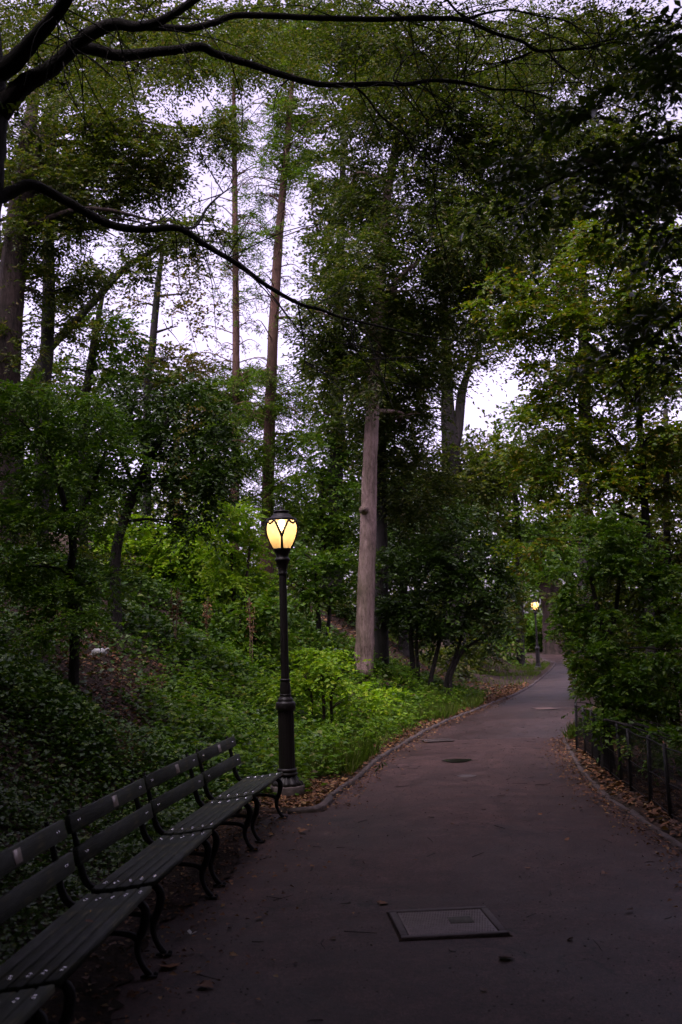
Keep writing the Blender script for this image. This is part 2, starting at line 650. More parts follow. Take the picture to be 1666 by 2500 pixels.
rows = np.unique(np.concatenate([np.arange(-8, 30, .35), np.arange(30, 60, .7), np.arange(60, 125, 2.5), [KY - .07, KY - .02, KY + .02, KY + .07]]))
dl = np.array([60, 45, 34, 26, 20, 16, 13, 11, 9.5, 8.2, 7.1, 6.2, 5.4, 4.7, 4.1, 3.6, 3.1, 2.7, 2.3, 2.0, 1.7, 1.45, 1.2, 1.0, .8, .6, .45, .3, .2, .12, .06, 0.001])
dr = np.array([.001, .06, .12, .25, .4, .6, .8, 1, 1.3, 1.7, 2.2, 2.8, 3.5, 4.5, 6, 8, 11, 15, 20, 28, 40, 60])
V = []
for y in rows:
    xl, xr = float(x_pave(y)), float(x_right(y))
    xs = np.concatenate([xl - dl, [xl + .02, (xl + xr) / 2, xr - .02], xr + dr])
    V.append(np.stack([xs, np.full_like(xs, y), zt(xs, np.full_like(xs, y))], 1))
nc = len(V[0])
V = np.concatenate(V)
i, j = np.meshgrid(np.arange(len(rows) - 1), np.arange(nc - 1), indexing='ij')
F = np.stack([i * nc + j, i * nc + j + 1, (i + 1) * nc + j + 1, (i + 1) * nc + j], -1).reshape(-1, 4)
link('ground', mesh_np('ground', V, F, M['soil'], True), kind='structure', label='dark woodland soil rising in a bank left of the path')

# the path: near lighter stretch, then the older stretch past the seam
SEAM = gp(1200, 1806)[1]
K = 13


def strip(ys, drop):
    V = []
    for y in ys:
        xl, xr = float(x_pave(y)), float(x_right(y))
        for k in range(K):
            u = k / (K - 1)
            x = xl + (xr - xl) * u
            V.append((x, y, float(zpath(y)) + .018 * math.sin(math.pi * u) + .007 * float(bumps(x * 3, y * 3)) - drop))
    return V


def quads(V):
    n = len(V) // K
    return np.array([(i * K + k, i * K + k + 1, (i + 1) * K + k + 1, (i + 1) * K + k) for i in range(n - 1) for k in range(K - 1)])


V = strip(np.unique(np.concatenate([np.arange(-7, SEAM, .25), [SEAM, KY - .06, KY + .06]])), 0)
link('path', mesh_np('path', np.array(V), quads(V), M['asphalt'], True), kind='structure', label='near stretch of purplish grey asphalt path')
ys = np.concatenate([[SEAM - .01], np.arange(SEAM + .25, 22, .25), np.arange(22, LE[-1, 1], .6)])
V = strip(ys, .008)
# the bend away to the left
yl = float(ys[-1])
cx = float(x_left(yl)) - 3.2
xl0, xr0 = float(x_left(yl)), float(x_right(yl))
for a_ in np.linspace(0, 1.75, 15)[1:]:
    for k in range(K):
        r = 3.2 + (xr0 - xl0) * k / (K - 1)
        y = yl + r * math.sin(a_) * 1.7
        V.append((cx + r * math.cos(a_), y, float(zpath(y)) + .05))
link('path', mesh_np('path', np.array(V), quads(V), M['asphalt_old'], True), kind='structure', label='darker older stretch of path beyond the seam, curving away')


def sheet(pts, z, name, mat, n=18, wob=.04):
    """thin sheet with an uneven outline lying z above the path."""
    P = catmull(np.vstack([pts, pts[0]]), n)[:-1]
    c = P.mean(0)
    P = P + rng.normal(size=P.shape) * wob * .3
    V = np.vstack([np.column_stack([P, np.full(len(P), z)]), [c[0], c[1], z]])
    k = np.arange(len(P))
    return mesh_np(name, V, np.stack([k, (k + 1) % len(P), k * 0 + len(P)], -1), mat)


ys = np.arange(2.5, KY - .05, .06)
ed = np.cumsum(rng.normal(size=len(ys))) * .012
ed = ed - np.linspace(ed[0], ed[-1], len(ys)) + rng.normal(size=len(ys)) * .018
V = []
for y, e in zip(ys, ed):
    w = .52 + .10 * math.sin(y * 1.7) + e
    for u in (0, .35, .7, 1):
        V.append((float(x_pave(y)) + w * u, y, .016 - .006 * u + .018 * math.sin(math.pi * u * w / 4.2)))
n_ = len(ys)
link('bare_soil', mesh_np('bare_soil', np.array(V), np.array([(i * 4 + k, i * 4 + k + 1, i * 4 + 5 + k, i * 4 + 4 + k) for i in range(n_ - 1) for k in range(3)]), M['soil'], True), kind='structure', label='trodden brown dirt under the benches')

# ------------------------------------------------------------------ kerbs
def kerb(name, P, w, h, label, seg=.95):
    root = link(name, None, kind='structure', label=label)
    P = np.asarray(P)
    s = np.r_[0, np.cumsum(np.linalg.norm(np.diff(P, axis=0), axis=1))]
    pos = 0.0
    while pos < s[-1] - .2:
        L = seg * rng.uniform(.8, 1.25)
        a, b = pos, min(pos + L, s[-1])
        q = np.linspace(a + .006, b - .006, 5)
        X = np.stack([np.interp(q, s, P[:, 0]), np.interp(q, s, P[:, 1])], 1)
        T = np.gradient(X, axis=0)
        T /= np.linalg.norm(T, axis=1)[:, None]
        N = np.stack([-T[:, 1], T[:, 0]], 1)
        off = rng.normal() * .008
        hh = h * rng.uniform(.85, 1.15)
        V = []
        for m in range(5):
            zb = float(zpath(X[m, 1]))
            for u, zz in ((-.5, -.06), (-.5, hh * .72), (-.28, hh), (.25, hh * 1.02), (.5, hh * .8), (.5, -.06)):
                j = rng.normal(size=2) * .006
                p = X[m] + N[m] * (u * w + off + j[0])
                V.append((p[0], p[1], zb + zz + (j[1] if zz > 0 else 0)))
        F = [(m * 6 + k, m * 6 + k + 1, m * 6 + 7 + k, m * 6 + 6 + k) for m in range(4) for k in range(5)]
        me = mesh_np('kerb_stone', V, [np.array(F), np.array([(0, 1, 2, 3, 4, 5)[::-1], tuple(24 + k for k in range(6))])], M['stone'])
        link('kerb_stone', me, root)
        pos = b
    return root


corner = gp(708, 1990)[:2]
kl = np.vstack([corner, LE[0] + [-.08, -.02], LE[0], LE[1:]])
kerb('kerb', kl - [.03, 0], .07, .055, 'low weathered stone edging between the path and the left bank')
kr = RE[(RE[:, 1] > 3) & (RE[:, 1] < 18.5)]
kerb('kerb', kr + [.03, 0], .06, .036, 'low stone edging half buried in dead leaves right of the path')
# low kerb stub beyond the opening on the right
kr2 = RE[(RE[:, 1] > 22) & (RE[:, 1] < 60)]
kerb('kerb', kr2 + [.03, 0], .07, .05, 'far stone edging on the right under the leaning bushes', 1.6)


# ------------------------------------------------------------------ foliage
def leaves_mesh(C, D, N, L, W, curl=.12):
    """leaf = two triangles folded along the midrib; C base, D direction, N normal."""
    D = D / (np.linalg.norm(D, axis=1)[:, None] + 1e-9)
    S = np.cross(D, N)
    S /= np.linalg.norm(S, axis=1)[:, None] + 1e-9
    N = np.cross(S, D)
    L = L[:, None]
    W = W[:, None]
    a = C
    b = C + D * L * .45 + S * W * .5 + N * L * curl
    c = C + D * L - N * L * .10
    d = C + D * L * .45 - S * W * .5 + N * L * curl
    V = np.stack([a, b, c, d], 1).reshape(-1, 3)
    k = np.arange(len(C))[:, None] * 4
    F = np.concatenate([k + np.array([[0, 1, 2]]), k + np.array([[0, 2, 3]])])
    return V, F


def lobed_leaf_mesh(name, mat, lobes=True):
    """a single broad leaf about one unit long with its tip along +X."""
    if lobes:
        out = [(0, 0), (.10, .18), (.02, .36), (.26, .33), (.40, .50), (.50, .28), (.70, .30), (.74, .14), (1, 0)]
    else:
        out = [(0, 0), (.12, .15), (.30, .25), (.52, .26), (.76, .15), (1, 0)]
    up = [(x, y, .22 * y - .12 * x * x) for x, y in out]
    dn = [(x, -y, .22 * y - .12 * x * x) for x, y in out[1:-1]]
    V = up + dn
    n = len(out)
    mid = [(x, 0, -.12 * x * x) for x, _ in out[1:-1]]
    V = V + mid
    F3, F4 = [], []
    m0 = n + (n - 2)
    for s in (0, 1):
        idx = (lambda k: k) if s == 0 else (lambda k: k if k in (0, n - 1) else n + k - 1)
        M_ = lambda k: k if k in (0, n - 1) else m0 + k - 1
        for k in range(n - 1):
            q = [M_(k), M_(k + 1), idx(k + 1), idx(k)]
            q = list(dict.fromkeys(q))
            if s:
                q = q[::-1]
            (F4 if len(q) == 4 else F3).append(q)
    return mesh_np(name, np.array(V), [np.array(F3), np.array(F4)], mat)


GAPS = [(478, 228, 75, 60, .95), (400, 280, 55, 30, .8), (590, 228, 38, 45, .8), (531, 462, 75, 55, .95), (600, 446, 42, 45, .9), (478, 414, 50, 38, .85),
        (318, 515, 55, 40, .8), (404, 505, 40, 28, .7), (228, 600, 66, 55, .8), (700, 640, 52, 120, 1), (712, 730, 52, 130, 1), (696, 860, 42, 60, .95), (706, 913, 24, 30, .9),
        (520, 690, 60, 55, .9), (531, 844, 85, 48, .95), (526, 775, 62, 45, .9), (281, 714, 55, 34, 1), (196, 839, 45, 65, .95), (154, 966, 28, 24, .9), (101, 807, 24, 30, .9),
        (53, 919, 17, 34, .9), (425, 743, 115, 115, .55), (393, 887, 90, 30, .6), (640, 740, 30, 150, .8), (80, 5, 42, 16, .9), (400, 15, 30, 14, .9), (560, 18, 30, 14, .8),
        (797, 180, 45, 42, .95), (770, 313, 18, 28, .8), (648, 13, 18, 16, .8), (643, 90, 24, 24, .8), (749, 95, 18, 16, .7), (843, 165, 30, 34, .9), (1322, 170, 14, 12, .8),
        (1340, 247, 18, 15, .9), (1412, 212, 36, 24, .6), (1497, 240, 30, 14, .6), (1417, 632, 40, 28, .95), (1226, 961, 58, 72, .8), (1109, 1025, 7, 30, .9), (1290, 866, 30, 24, .85),
        (1072, 1067, 30, 28, .85), (1067, 967, 20, 40, .85), (865, 940, 40, 45, .5), (1258, 1062, 26, 24, .8), (1077, 1130, 28, 15, .85), (1237, 1243, 24, 24, .85),
        (1290, 1248, 24, 24, .85), (1343, 1230, 22, 18, .75), (835, 1165, 22, 26, .7), (1330, 1175, 20, 14, .7)]

CLEAR = [(1308, 1545, 30, 100, 1), (1306, 1490, 34, 40, 1), (1345, 1605, 40, 36, 1), (1352, 1660, 46, 60, 1)]      # the view down the path to the far lamp


def view_down_path(C, p):
    ok = np.ones(len(C), dtype=bool)
    near = C[:, 1] < 53
    for gx, gy, rx, ry, s in CLEAR:
        q = ((p[:, 0] - gx) / rx) ** 2 + ((p[:, 1] - gy) / ry) ** 2
        ok &= ~(near & (q < 1))
    return ok


def open_sky(C):
    """keeps the holes in the canopy open: True where a spray may grow."""
    p = proj(C)
    keep = rng.random(len(C))
    ok = np.ones(len(C), dtype=bool)
    for gx, gy, rx, ry, s in GAPS:
        q = ((p[:, 0] - gx) / rx) ** 2 + ((p[:, 1] - gy) / ry) ** 2
        pr = s * .68 * np.clip((1.0 - q) / .5, 0, 1)
        ok &= keep > pr
    return ok & view_down_path(C, p)


def unit(n):
    v = rng.normal(size=(n, 3))
    return v / np.linalg.norm(v, axis=1)[:, None]


def sprays(cen, rad, n, length, leaf, aspect, per=12, droop=.25, flat=.55, gaps=True, lump=14):
    """n leafy sprays inside an ellipsoid; returns leaf arrays."""
    nl = max(3, int(n / lump))
    u = unit(nl)
    sub = u * (rng.random(nl) ** .45)[:, None] * .9
    pick = rng.integers(0, nl, n)
    loc = sub[pick] + rng.normal(size=(n, 3)) * np.array([.15, .15, .10])
    C0 = cen + loc * rad
    ok = open_sky(C0) if gaps else view_down_path(C0, proj(C0))
    C0, loc = C0[ok], loc[ok]
    n = len(C0)
    if n == 0:
        return [np.zeros((0, 3))] * 3 + [np.zeros(0)] * 2
    D = loc / (np.linalg.norm(loc, axis=1)[:, None] + 1e-6) * .7 + unit(n) * .8
    D[:, 2] = D[:, 2] * .45 - droop * rng.random(n)
    D /= np.linalg.norm(D, axis=1)[:, None]
    Ls = length * rng.uniform(.6, 1.2, n)
    side = np.cross(D, np.array([0, 0, 1.0]))
    side /= np.linalg.norm(side, axis=1)[:, None] + 1e-6
    upv = np.cross(side, D)
    t = (np.arange(per) + .5) / per
    sg = np.where(np.arange(per) % 2 == 0, 1.0, -1.0)
    B = C0[:, None] + D[:, None] * (Ls[:, None] * t[None])[..., None]
    B[..., 2] -= (t**2)[None] * Ls[:, None] * droop * .8
    A = D[:, None] * .75 + side[:, None] * sg[None, :, None] * .85 + rng.normal(size=(n, per, 3)) * .32
    Nn = upv[:, None] * 1.0 + rng.normal(size=(n, per, 3)) * flat
    B, A, Nn = B.reshape(-1, 3), A.reshape(-1, 3), Nn.reshape(-1, 3)
    ok = view_down_path(B, proj(B))
    B, A, Nn = B[ok], A[ok], Nn[ok]
    LL = leaf * rng.uniform(.65, 1.25, len(B))
    return [B, A, Nn, LL, LL * aspect * rng.uniform(.85, 1.15, len(B))]


def overhead(arr):
    """boughs added for shade around the camera: nothing of them dips into the view."""
    p = proj(arr[0])
    inside = (arr[0][:, 1] > 0) & (p[:, 0] > -150) & (p[:, 0] < 1820) & (p[:, 1] > -150)
    return [a_[~inside] for a_ in arr]


def cat(parts):
    return [np.concatenate([p[k] for p in parts]) for k in range(5)]


def leaf_parts(root, arr, n, base_mesh, mat_scale=1.0, name='leaf'):
    """the n leaves that show largest become objects; the rest is returned."""
    C, D, N, L, W = arr
    p = proj(C)
    vis = (C[:, 1] > 1.5) & (p[:, 0] > -20) & (p[:, 0] < 1690) & (p[:, 1] > -20) & (p[:, 1] < 2520)
    key = np.where(vis, L / np.maximum(C[:, 1], .5), 0) * rng.uniform(.85, 1.15, len(C))
    idx = np.argsort(-key)[:n]
    o0 = np.array(root.location)
    for q in idx:
        d = D[q] / np.linalg.norm(D[q])
        s = np.cross(N[q], d)
        s /= np.linalg.norm(s) + 1e-9
        nn = np.cross(d, s)
        o = bpy.data.objects.new(name, base_mesh)
        COL.objects.link(o)
        o.parent = root
        Mx = np.eye(4)
        Mx[:3, 0], Mx[:3, 1], Mx[:3, 2], Mx[:3, 3] = d * L[q] * mat_scale, s * L[q] * mat_scale, nn * L[q] * mat_scale, C[q] - o0
        o.matrix_basis = Matrix(Mx.tolist())
    m = np.ones(len(C), dtype=bool)
    m[idx] = False
    return [a[m] for a in arr]


N_LEAVES = 0
LAI = 3.6


def tree(name, label, Y, stems, clumps, leaf, bark, lk=.0036, aspect=.45, per=12, dens=1.0, droop=.25, flat=.55, spray=.03, group=None, cat_='tree',
         extra=(), parts=0, part_mesh=None, root_ground=True, gaps=True, limbs=True, lump=14, rough=.03):
    """stems: pixel polylines (px, py, width px[, depth]); clumps: (px, py, rx, ry[, dY[, n]]); extra: world ellipsoids (c, r, n)."""
    global N_LEAVES
    lk = lk * 1.4 if lk < .005 else lk
    polys = []
    for st in stems:
        P = np.array([at(s[0], s[1], Y + (s[3] if len(s) > 3 else 0)) for s in st])
        rad = np.array([s[2] * (Y + (s[3] if len(s) > 3 else 0)) / FPX / 2 for s in st])
        polys.append([P, rad])
    if root_ground:
        P, rad = polys[0]
        b = P[0].copy()
        b[2] = float(zt(b[0], b[1]))
        for q in polys:
            if q[0][0][2] > float(zt(q[0][0][0], q[0][0][1])) + .05 and (q is polys[0] or cat_ == 'shrub'):
                b2 = q[0][0].copy()
                b2[2] = float(zt(b2[0], b2[1]))
                q[0] = np.vstack([b2 - [0, 0, .1], b2 + [0, 0, .25], q[0]]) if q[0][0][2] - b2[2] > .5 else np.vstack([b2 - [0, 0, .1], q[0]])
                q[1] = np.r_[[q[1][0] * 1.28, q[1][0] * 1.06], q[1]] if len(q[0]) == len(q[1]) + 2 else np.r_[q[1][0] * 1.4, q[1]]
    else:
        b = polys[0][0][0].copy()
    root = thing(name, label, cat_, tuple(b), group)
    mb = MB()
    for P, rad in polys:
        n = max(8, len(P) * 5)
        Pc = P - b
        mb.add(*tube(Pc, rad, 10 if rad.max() > .1 else 6, rough, n))
    arrs = []
    for c in clumps:
        px, py, rx, ry = c[:4]
        dY = c[4] if len(c) > 4 else 0
        yy = Y + dY
        cen = at(px, py, yy)
        rr = np.array([rx * yy / FPX, max(.5 * (rx + ry) * yy / FPX, .4), ry * yy / FPX])
        lai = LAI * dens * (c[5] if len(c) > 5 else 1.0)
        n = max(6, int(lai * 3.1416 * rx * ry / ((lk * FPX) ** 2 * aspect * .3) / per))
        arrs.append(sprays(cen, rr, n, max(spray * yy, .25) if spray < 1 else spray, lk * yy, aspect, per, droop, flat, gaps, lump))
        if limbs:
            # limb from the stem to the clump
            best, bd = None, 1e9
            for P, rad in polys:
                Pd = catmull(np.column_stack([P, rad]), 40)
                t = Pd[:, :3]
                dd = np.linalg.norm((t - cen) * [1, 1, 1.0], axis=1) + np.where(t[:, 2] > cen[2] - .15 * abs(cen[0] - t[:, 0]), 3 * np.abs(t[:, 2] - cen[2]), 0)
                k = int(np.argmin(dd))
                if dd[k] < bd:
                    bd, best = dd[k], Pd[k]
            if best is not None:
                s, r0 = best[:3], min(best[3] * .45, .06 * (1 + bd * .1))
                e = cen + rng.normal(size=3) * rr * .15
                mid = s * .5 + e * .5 + np.array([rng.normal() * .1, rng.normal() * .1, .06]) * np.linalg.norm(e - s)
                mb.add(*tube(np.array([s, mid, e]) - b, [r0, r0 * .55, r0 * .2], 5, .03, 9))
                for _ in range(4):
                    e2 = cen + unit(1)[0] * rr * .8
                    s2 = s * .25 + e * .3 + mid * .45 + (e - mid) * rng.uniform(-.3, .8)
                    m2 = (s2 + e2) / 2 + np.array([0, 0, .05]) * np.linalg.norm(e2 - s2)
                    mb.add(*tube(np.array([s2, m2, e2]) - b, [r0 * .35, r0 * .22, r0 * .08], 4, .03, 6, cap=False))
    for c, r, n, lf in extra:
        arrs.append(overhead(sprays(np.array(c, float), np.array(r, float), n, .5, lf, aspect, per, droop, flat, gaps, lump)))
    link('trunk', mb.mesh('trunk', M[bark], True), root)
    if arrs:
        arr = cat(arrs)
        if parts:
            arr = leaf_parts(root, arr, parts, part_mesh)
        arr[0] = arr[0] - b
        Vv, Ff = leaves_mesh(*arr)
        N_LEAVES += len(arr[0])
        link('crown', mesh_np('crown', Vv, Ff, M[leaf]), root, kind='stuff')
    return root


maple_leaf = lobed_leaf_mesh('maple_leaf', M['leaf_maple'])
dark_leaf = lobed_leaf_mesh('dark_leaf', M['leaf_gloss'], False)
lime_leaf = lobed_leaf_mesh('lime_leaf', M['leaf_lime'], False)

# --- the big dark limbs reaching in from the left, close to the camera
YL = 8.0


def L6(x, y):
    return (x * .5313, y * .5311)


def L7(x, y):
    return (833 + x * .5313, y * .5311)


limb_px = {
    'a': ([L6(-10, 330), L6(60, 290), L6(150, 190), L6(240, 90), L6(310, -10), L6(400, -160)], [70, 62, 52, 46, 42, 36], 0, -1.0),
    'b': ([L6(0, 520), L6(60, 440), L6(130, 375), L6(230, 320), L6(330, 225), L6(400, 165), L6(520, 112), L6(640, 122), L6(760, 85), L6(900, -5), L6(1000, -90)],
          [70, 64, 58, 52, 46, 44, 40, 32, 28, 25, 20], 0, -.6),
    'b2': ([L6(640, 122), L6(740, 125), L6(870, 130), L6(980, 106), L6(1080, 72), L6(1250, 72), L6(1400, 80), L6(1568, 85), L7(150, 88), L7(380, 85), L7(560, 92),
            L7(700, 150), L7(830, 190), L7(900, 233), L7(1030, 228), L7(1140, 220), L7(1260, 195), L7(1400, 215)], [26, 24, 22, 21, 21, 20, 19, 18, 17, 16, 15, 12, 11, 10, 8, 7, 5, 3], 0, 1.2),
    'b3': ([L7(560, 92), L7(680, 57), L7(780, 46), L7(900, 72), L7(1040, 100), L7(1140, 170), L7(1200, 260), L7(1300, 340)], [10, 8, 7, 6, 5, 4, 3.5, 2], 1.0, .8),
    'b4': ([L7(880, 238), L7(800, 270), L7(720, 290), L7(620, 302), L7(570, 365)], [7, 6, 5, 4, 3], 1.0, .2),
    'c': ([L6(330, 215), L6(430, 226), L6(550, 255), L6(700, 240), L6(820, 228), L6(920, 215), L6(1000, 250), L6(1150, 295), L6(1300, 345), L6(1450, 384), L6(1568, 390), L7(180, 385),
           L7(290, 388), L7(420, 370), L7(560, 380), L7(700, 410), L7(820, 415), L7(950, 450), L7(1030, 530)], [42, 40, 37, 32, 29, 28, 25, 23, 21, 19, 17, 15, 13, 12, 11, 8, 6, 4, 3], 0, 1.5),
    'c2': ([L7(60, 395), L7(120, 450), L7(180, 530), L7(290, 620), L7(350, 710), L7(470, 755), L7(600, 870), L7(680, 960)], [9, 8, 7, 6, 5, 4, 3, 2], .7, .6),
    'c3': ([L7(290, 388), L7(340, 470), L7(420, 590), L7(520, 690), L7(570, 800), L7(690, 910)], [5, 4, 4, 3, 3, 2], .9, .8),
    'c4': ([L7(350, 710), L7(420, 790), L7(430, 900), L7(440, 1060)], [4, 3.5, 3, 2], 1.0, .4),
    'c5': ([L7(780, 415), L7(800, 480), L7(870, 540), L7(900, 640)], [4, 3, 3, 2], 1.2, .3),
    'd': ([L6(-30, 920), L6(30, 895), L6(130, 850), L6(200, 870), L6(350, 950), L6(500, 1030), L6(650, 1055), L6(820, 1050), L6(950, 1130), L6(1100, 1220), L6(1230, 1315),
           (730, 741), (786, 757), (833, 775), (902, 791), (1019, 818), (1109, 831), (1162, 840)], [44, 40, 35, 32, 28, 26, 23, 20, 18, 16, 14, 12, 10, 8, 7, 5, 4, 2], 0, 1.6),
    'd2': ([L6(820, 1050), L6(900, 1040), L6(950, 960), L6(1010, 900), L6(1080, 850)], [11, 9, 8, 6, 3], .7, 1.0),
    'd3': ([(728, 742), (735, 790), (745, 850), (742, 905)], [6, 5, 4, 2], 1.0, .2),
    'd4': ([(833, 775), (850, 830), (905, 900), (960, 960)], [4, 3, 3, 2], 1.1, .3),
    'e': ([L7(480, -10), L7(540, 60), L7(590, 92)], [9, 8, 7], 1.1, 0),
    'f': ([L7(590, 95), L7(615, 190), L7(560, 330), L7(520, 420)], [4, 3.5, 3, 2], 1.0, .3),
    'g': ([L7(290, 388), L7(240, 360), L7(300, 270), L7(380, 245), L7(450, 330)], [5, 5, 4, 3.5, 2], 1.0, .3),
    'h': ([L7(950, 235), L7(1000, 300), L7(1060, 340), L7(1130, 400), L7(1180, 440), L7(1210, 520)], [5, 4.5, 4, 4, 3, 2], 1.1, .4),
    'i': ([L7(130, -10), L7(300, 90), L7(470, 160), L7(560, 250)], [5, 4, 3.5, 2], 1.3, .3),
}
tr_px = [(-170, 1900, 170), (-150, 1400, 160), (-110, 900, 150), (-75, 600, 140), (-52, 400, 130), (-42, 250, 125), (-50, 80, 110), (-70, -200, 90), (-60, -600, 60)]
b = at(-150, 1900, YL)
b[2] = float(zt(b[0], b[1]))
root = thing('overhanging_tree', 'near tree at the left edge with long black limbs arching over the path', 'tree', tuple(b))
P = np.array([b - [0, 0, .2]] + [at(x, y, YL) for x, y, _ in tr_px[1:]])
rd = np.array([w * YL / FPX / 2 for *_, w in tr_px])
link('trunk', MB().add(*tube(P - b, rd, 14, .03, 50)).mesh('trunk', M['bark_dark'], True), root)
for key, (pts, ws, d0, d1) in limb_px.items():
    m = len(pts)
    yy = YL + d0 + np.linspace(0, 1, m) * d1
    P = np.array([at(x, y, q) for (x, y), q in zip(pts, yy)])
    rd = np.array([w * .41 * q / FPX for w, q in zip(ws, yy)])
    mb = MB().add(*tube(P - b, rd, 9 if ws[0] > 12 else 5, .04, m * 6))
    # fine twigs
    big = ws[0] > 12
    for _ in range(16 if big else 7):
        u = rng.uniform(.35, 1) if big else rng.uniform(.2, 1)
        Pd = catmull(P, 60)
        s = Pd[int(u * 59)]
        L = rng.uniform(.5, 1.3)
        dd = np.array([rng.normal() * .6 + .3, rng.normal() * .7, rng.normal() * .5 - .25])
        dd /= np.linalg.norm(dd)
        e = s + dd * L
        mid = (s + e) / 2 + rng.normal(size=3) * .06 + [0, 0, .05]
        mb.add(*tube(np.array([s, mid, e]) - b, [.006, .0045, .002], 4, 0, 8, cap=False))
    link('limb' if big else 'branch', mb.mesh('limb', M['bark_dark'], True), root)
ov = [(300, 40, 260, 80), (650, 50, 220, 80), (950, 60, 220, 90), (1250, 60, 250, 90), (1520, 60, 190, 130), (150, 230, 160, 60), (330, 190, 140, 50), (650, 150, 150, 45), (960, 170, 160, 50),
      (1330, 230, 160, 70), (60, 100, 110, 80)]
arrs = []
for k, (px, py, rx, ry) in enumerate(ov):
    yy = 10.5 + (k % 4) * 1.2
    arrs.append(sprays(at(px, py, yy), np.array([rx * yy / FPX, 1.3, ry * yy / FPX]), 230, .42, .052, .42, 12, .2, .55, True, 9))
# the crown goes on above the frame, over the path, closed to shade it
for c, r, n in (((-2.5, 7, 9.5), (4, 4, 1.2), 1100), ((2.0, 7, 9.8), (3.6, 4, 1.2), 1100), ((-1, 2.5, 8.5), (4.0, 3.6, 1.2), 900), ((-5, 4, 8), (3.5, 4.5, 1.5), 700)):
    arrs.append(overhead(sprays(np.array(c), np.array(r), n, .6, .12, .5, 12, .2, .5, True, 9)))
for c, r, n in (((-3, -1, 9.0), (6, 6, 1.6), 4200), ((-8, 4, 8.5), (4, 8, 2.4), 3800), ((0, -8, 9), (9, 6, 2.8), 4200), ((-7, -6, 5), (3, 6, 4), 2800), ((0, -11, 5), (9, 2.5, 4.5), 4200)):  # unseen leaf masses added above and behind the camera to darken the foreground
    arrs.append(overhead(sprays(np.array(c), np.array(r), int(n * .5), .9, .31, .55, 12, .2, .5, True, 9)))
arrs.append(sprays(at(60, 303, 7.2), np.array([.12, .15, .04]), 7, .2, .07, .45, 8, .3, .4, False))
arr = cat(arrs)
arr[0] = arr[0] - b
N_LEAVES += len(arr[0])
link('crown', mesh_np('crown', *leaves_mesh(*arr), M['leaf_oak']), root, kind='stuff')

# --- tall trees of the middle distance
tree('willow_oak', 'tall tree with a pale pinkish grey trunk leaning right beside the lit lamp', 25.0,
     [[(886, 1650, 52), (891, 1560, 46), (894, 1430, 43), (899, 1300, 41), (903, 1150, 37), (911, 980, 33), (920, 800, 30), (938, 550, 25), (958, 400, 21), (985, 250, 15), (1000, 120, 9)],
      [(955, 400, 16), (1020, 300, 12), (1060, 180, 8)], [(920, 780, 18), (965, 690, 14), (1020, 640, 9)]],
     [(900, 800, 110, 110), (1000, 700, 140, 120, 1), (880, 620, 100, 90, -1), (1010, 500, 150, 120), (860, 450, 80, 110, 1), (1150, 560, 150, 120, -1), (1060, 340, 160, 110), (1220, 400, 150, 120, 1),
      (920, 260, 130, 90, -1), (1180, 240, 150, 90), (1000, 900, 120, 80, 2), (860, 960, 90, 90, 2), (1150, 740, 120, 90, 1), (800, 760, 55, 100, -1), (800, 890, 60, 80), (990, 1020, 80, 70, 2), (1040, 120, 180, 100),
      (820, 80, 120, 80), (1260, 120, 150, 100, 1), (905, 910, 60, 50, -2), (870, 700, 70, 60, -2), (1240, 560, 90, 80, 2), (1300, 300, 120, 90)],
     'leaf_willow', 'bark_grey', .0036, .36, droop=.35, dens=.85)
wo_ = [o for o in bpy.data.objects if o.name == 'willow_oak'][0]
for px, py, dx, ln in ((890, 1243, -1, .02),):
    q = at(px, py, 24.72) - np.array(wo_.location)
    link('branch_stub', MB().add(*tube([q + [0, .15, 0], q + [dx * ln * .4, 0, .01], q + [dx * ln, -.05, .04]], [.13, .08, .03], 10, .08, 10)).mesh('branch_stub', M['bark_grey'], True), wo_)
tree('shaded_tree', 'slim dark trunk standing just right of the pale grey trunk', 28.0,
     [[(932, 1640, 36), (932, 1400, 33), (928, 1200, 31), (932, 1050, 28), (948, 880, 24), (960, 700, 18)]],
     [(965, 1090, 70, 80), (1010, 1200, 100, 80), (960, 960, 60, 60), (1000, 820, 80, 70)], 'leaf_willow', 'bark_dark', .0036, .3)
tree('forked_tree', 'dark far tree whose trunk forks against the bright sky gap', 40.0,
     [[(1108, 1450, 52), (1104, 1200, 48), (1100, 1100, 46), (1093, 980, 32), (1090, 850, 24), (1085, 700, 14)], [(1104, 1110, 34), (1120, 1040, 26), (1128, 960, 22), (1150, 890, 12)]],
     [(1050, 880, 60, 60), (1120, 800, 80, 50), (1130, 1160, 90, 80), (1020, 1000, 40, 50), (1100, 1250, 110, 70), (1200, 1110, 60, 50), (1210, 820, 80, 40), (1030, 1150, 60, 60), (1150, 640, 120, 90), (1160, 900, 40, 30)],
     'leaf_oak', 'bark_dark', .0034)
tree('bald_cypress', 'tall straight reddish trunk right behind the lit lamp head', 31.0,
     [[(650, 1510, 37), (652, 1350, 34), (655, 1180, 31), (660, 1000, 29), (668, 800, 26), (680, 600, 23), (695, 420, 18), (710, 250, 13), (724, 80, 7)]],
     [(710, 350, 60, 26), (660, 400, 45, 20), (735, 430, 40, 20), (650, 470, 45, 16), (690, 265, 60, 30), (725, 170, 60, 35), (730, 90, 60, 35), (640, 570, 40, 16), (640, 1000, 60, 26), (705, 960, 60, 34), (685, 1080, 70, 28),
      (620, 1120, 60, 24), (705, 1180, 80, 24), (635, 1210, 60, 20), (725, 1060, 50, 24), (645, 910, 50, 22), (660, 660, 34, 10), (720, 780, 30, 8), (700, 1250, 60, 20)],
     'leaf_conifer', 'bark_red', .0030, .22, dens=.75, droop=.5, spray=.022)
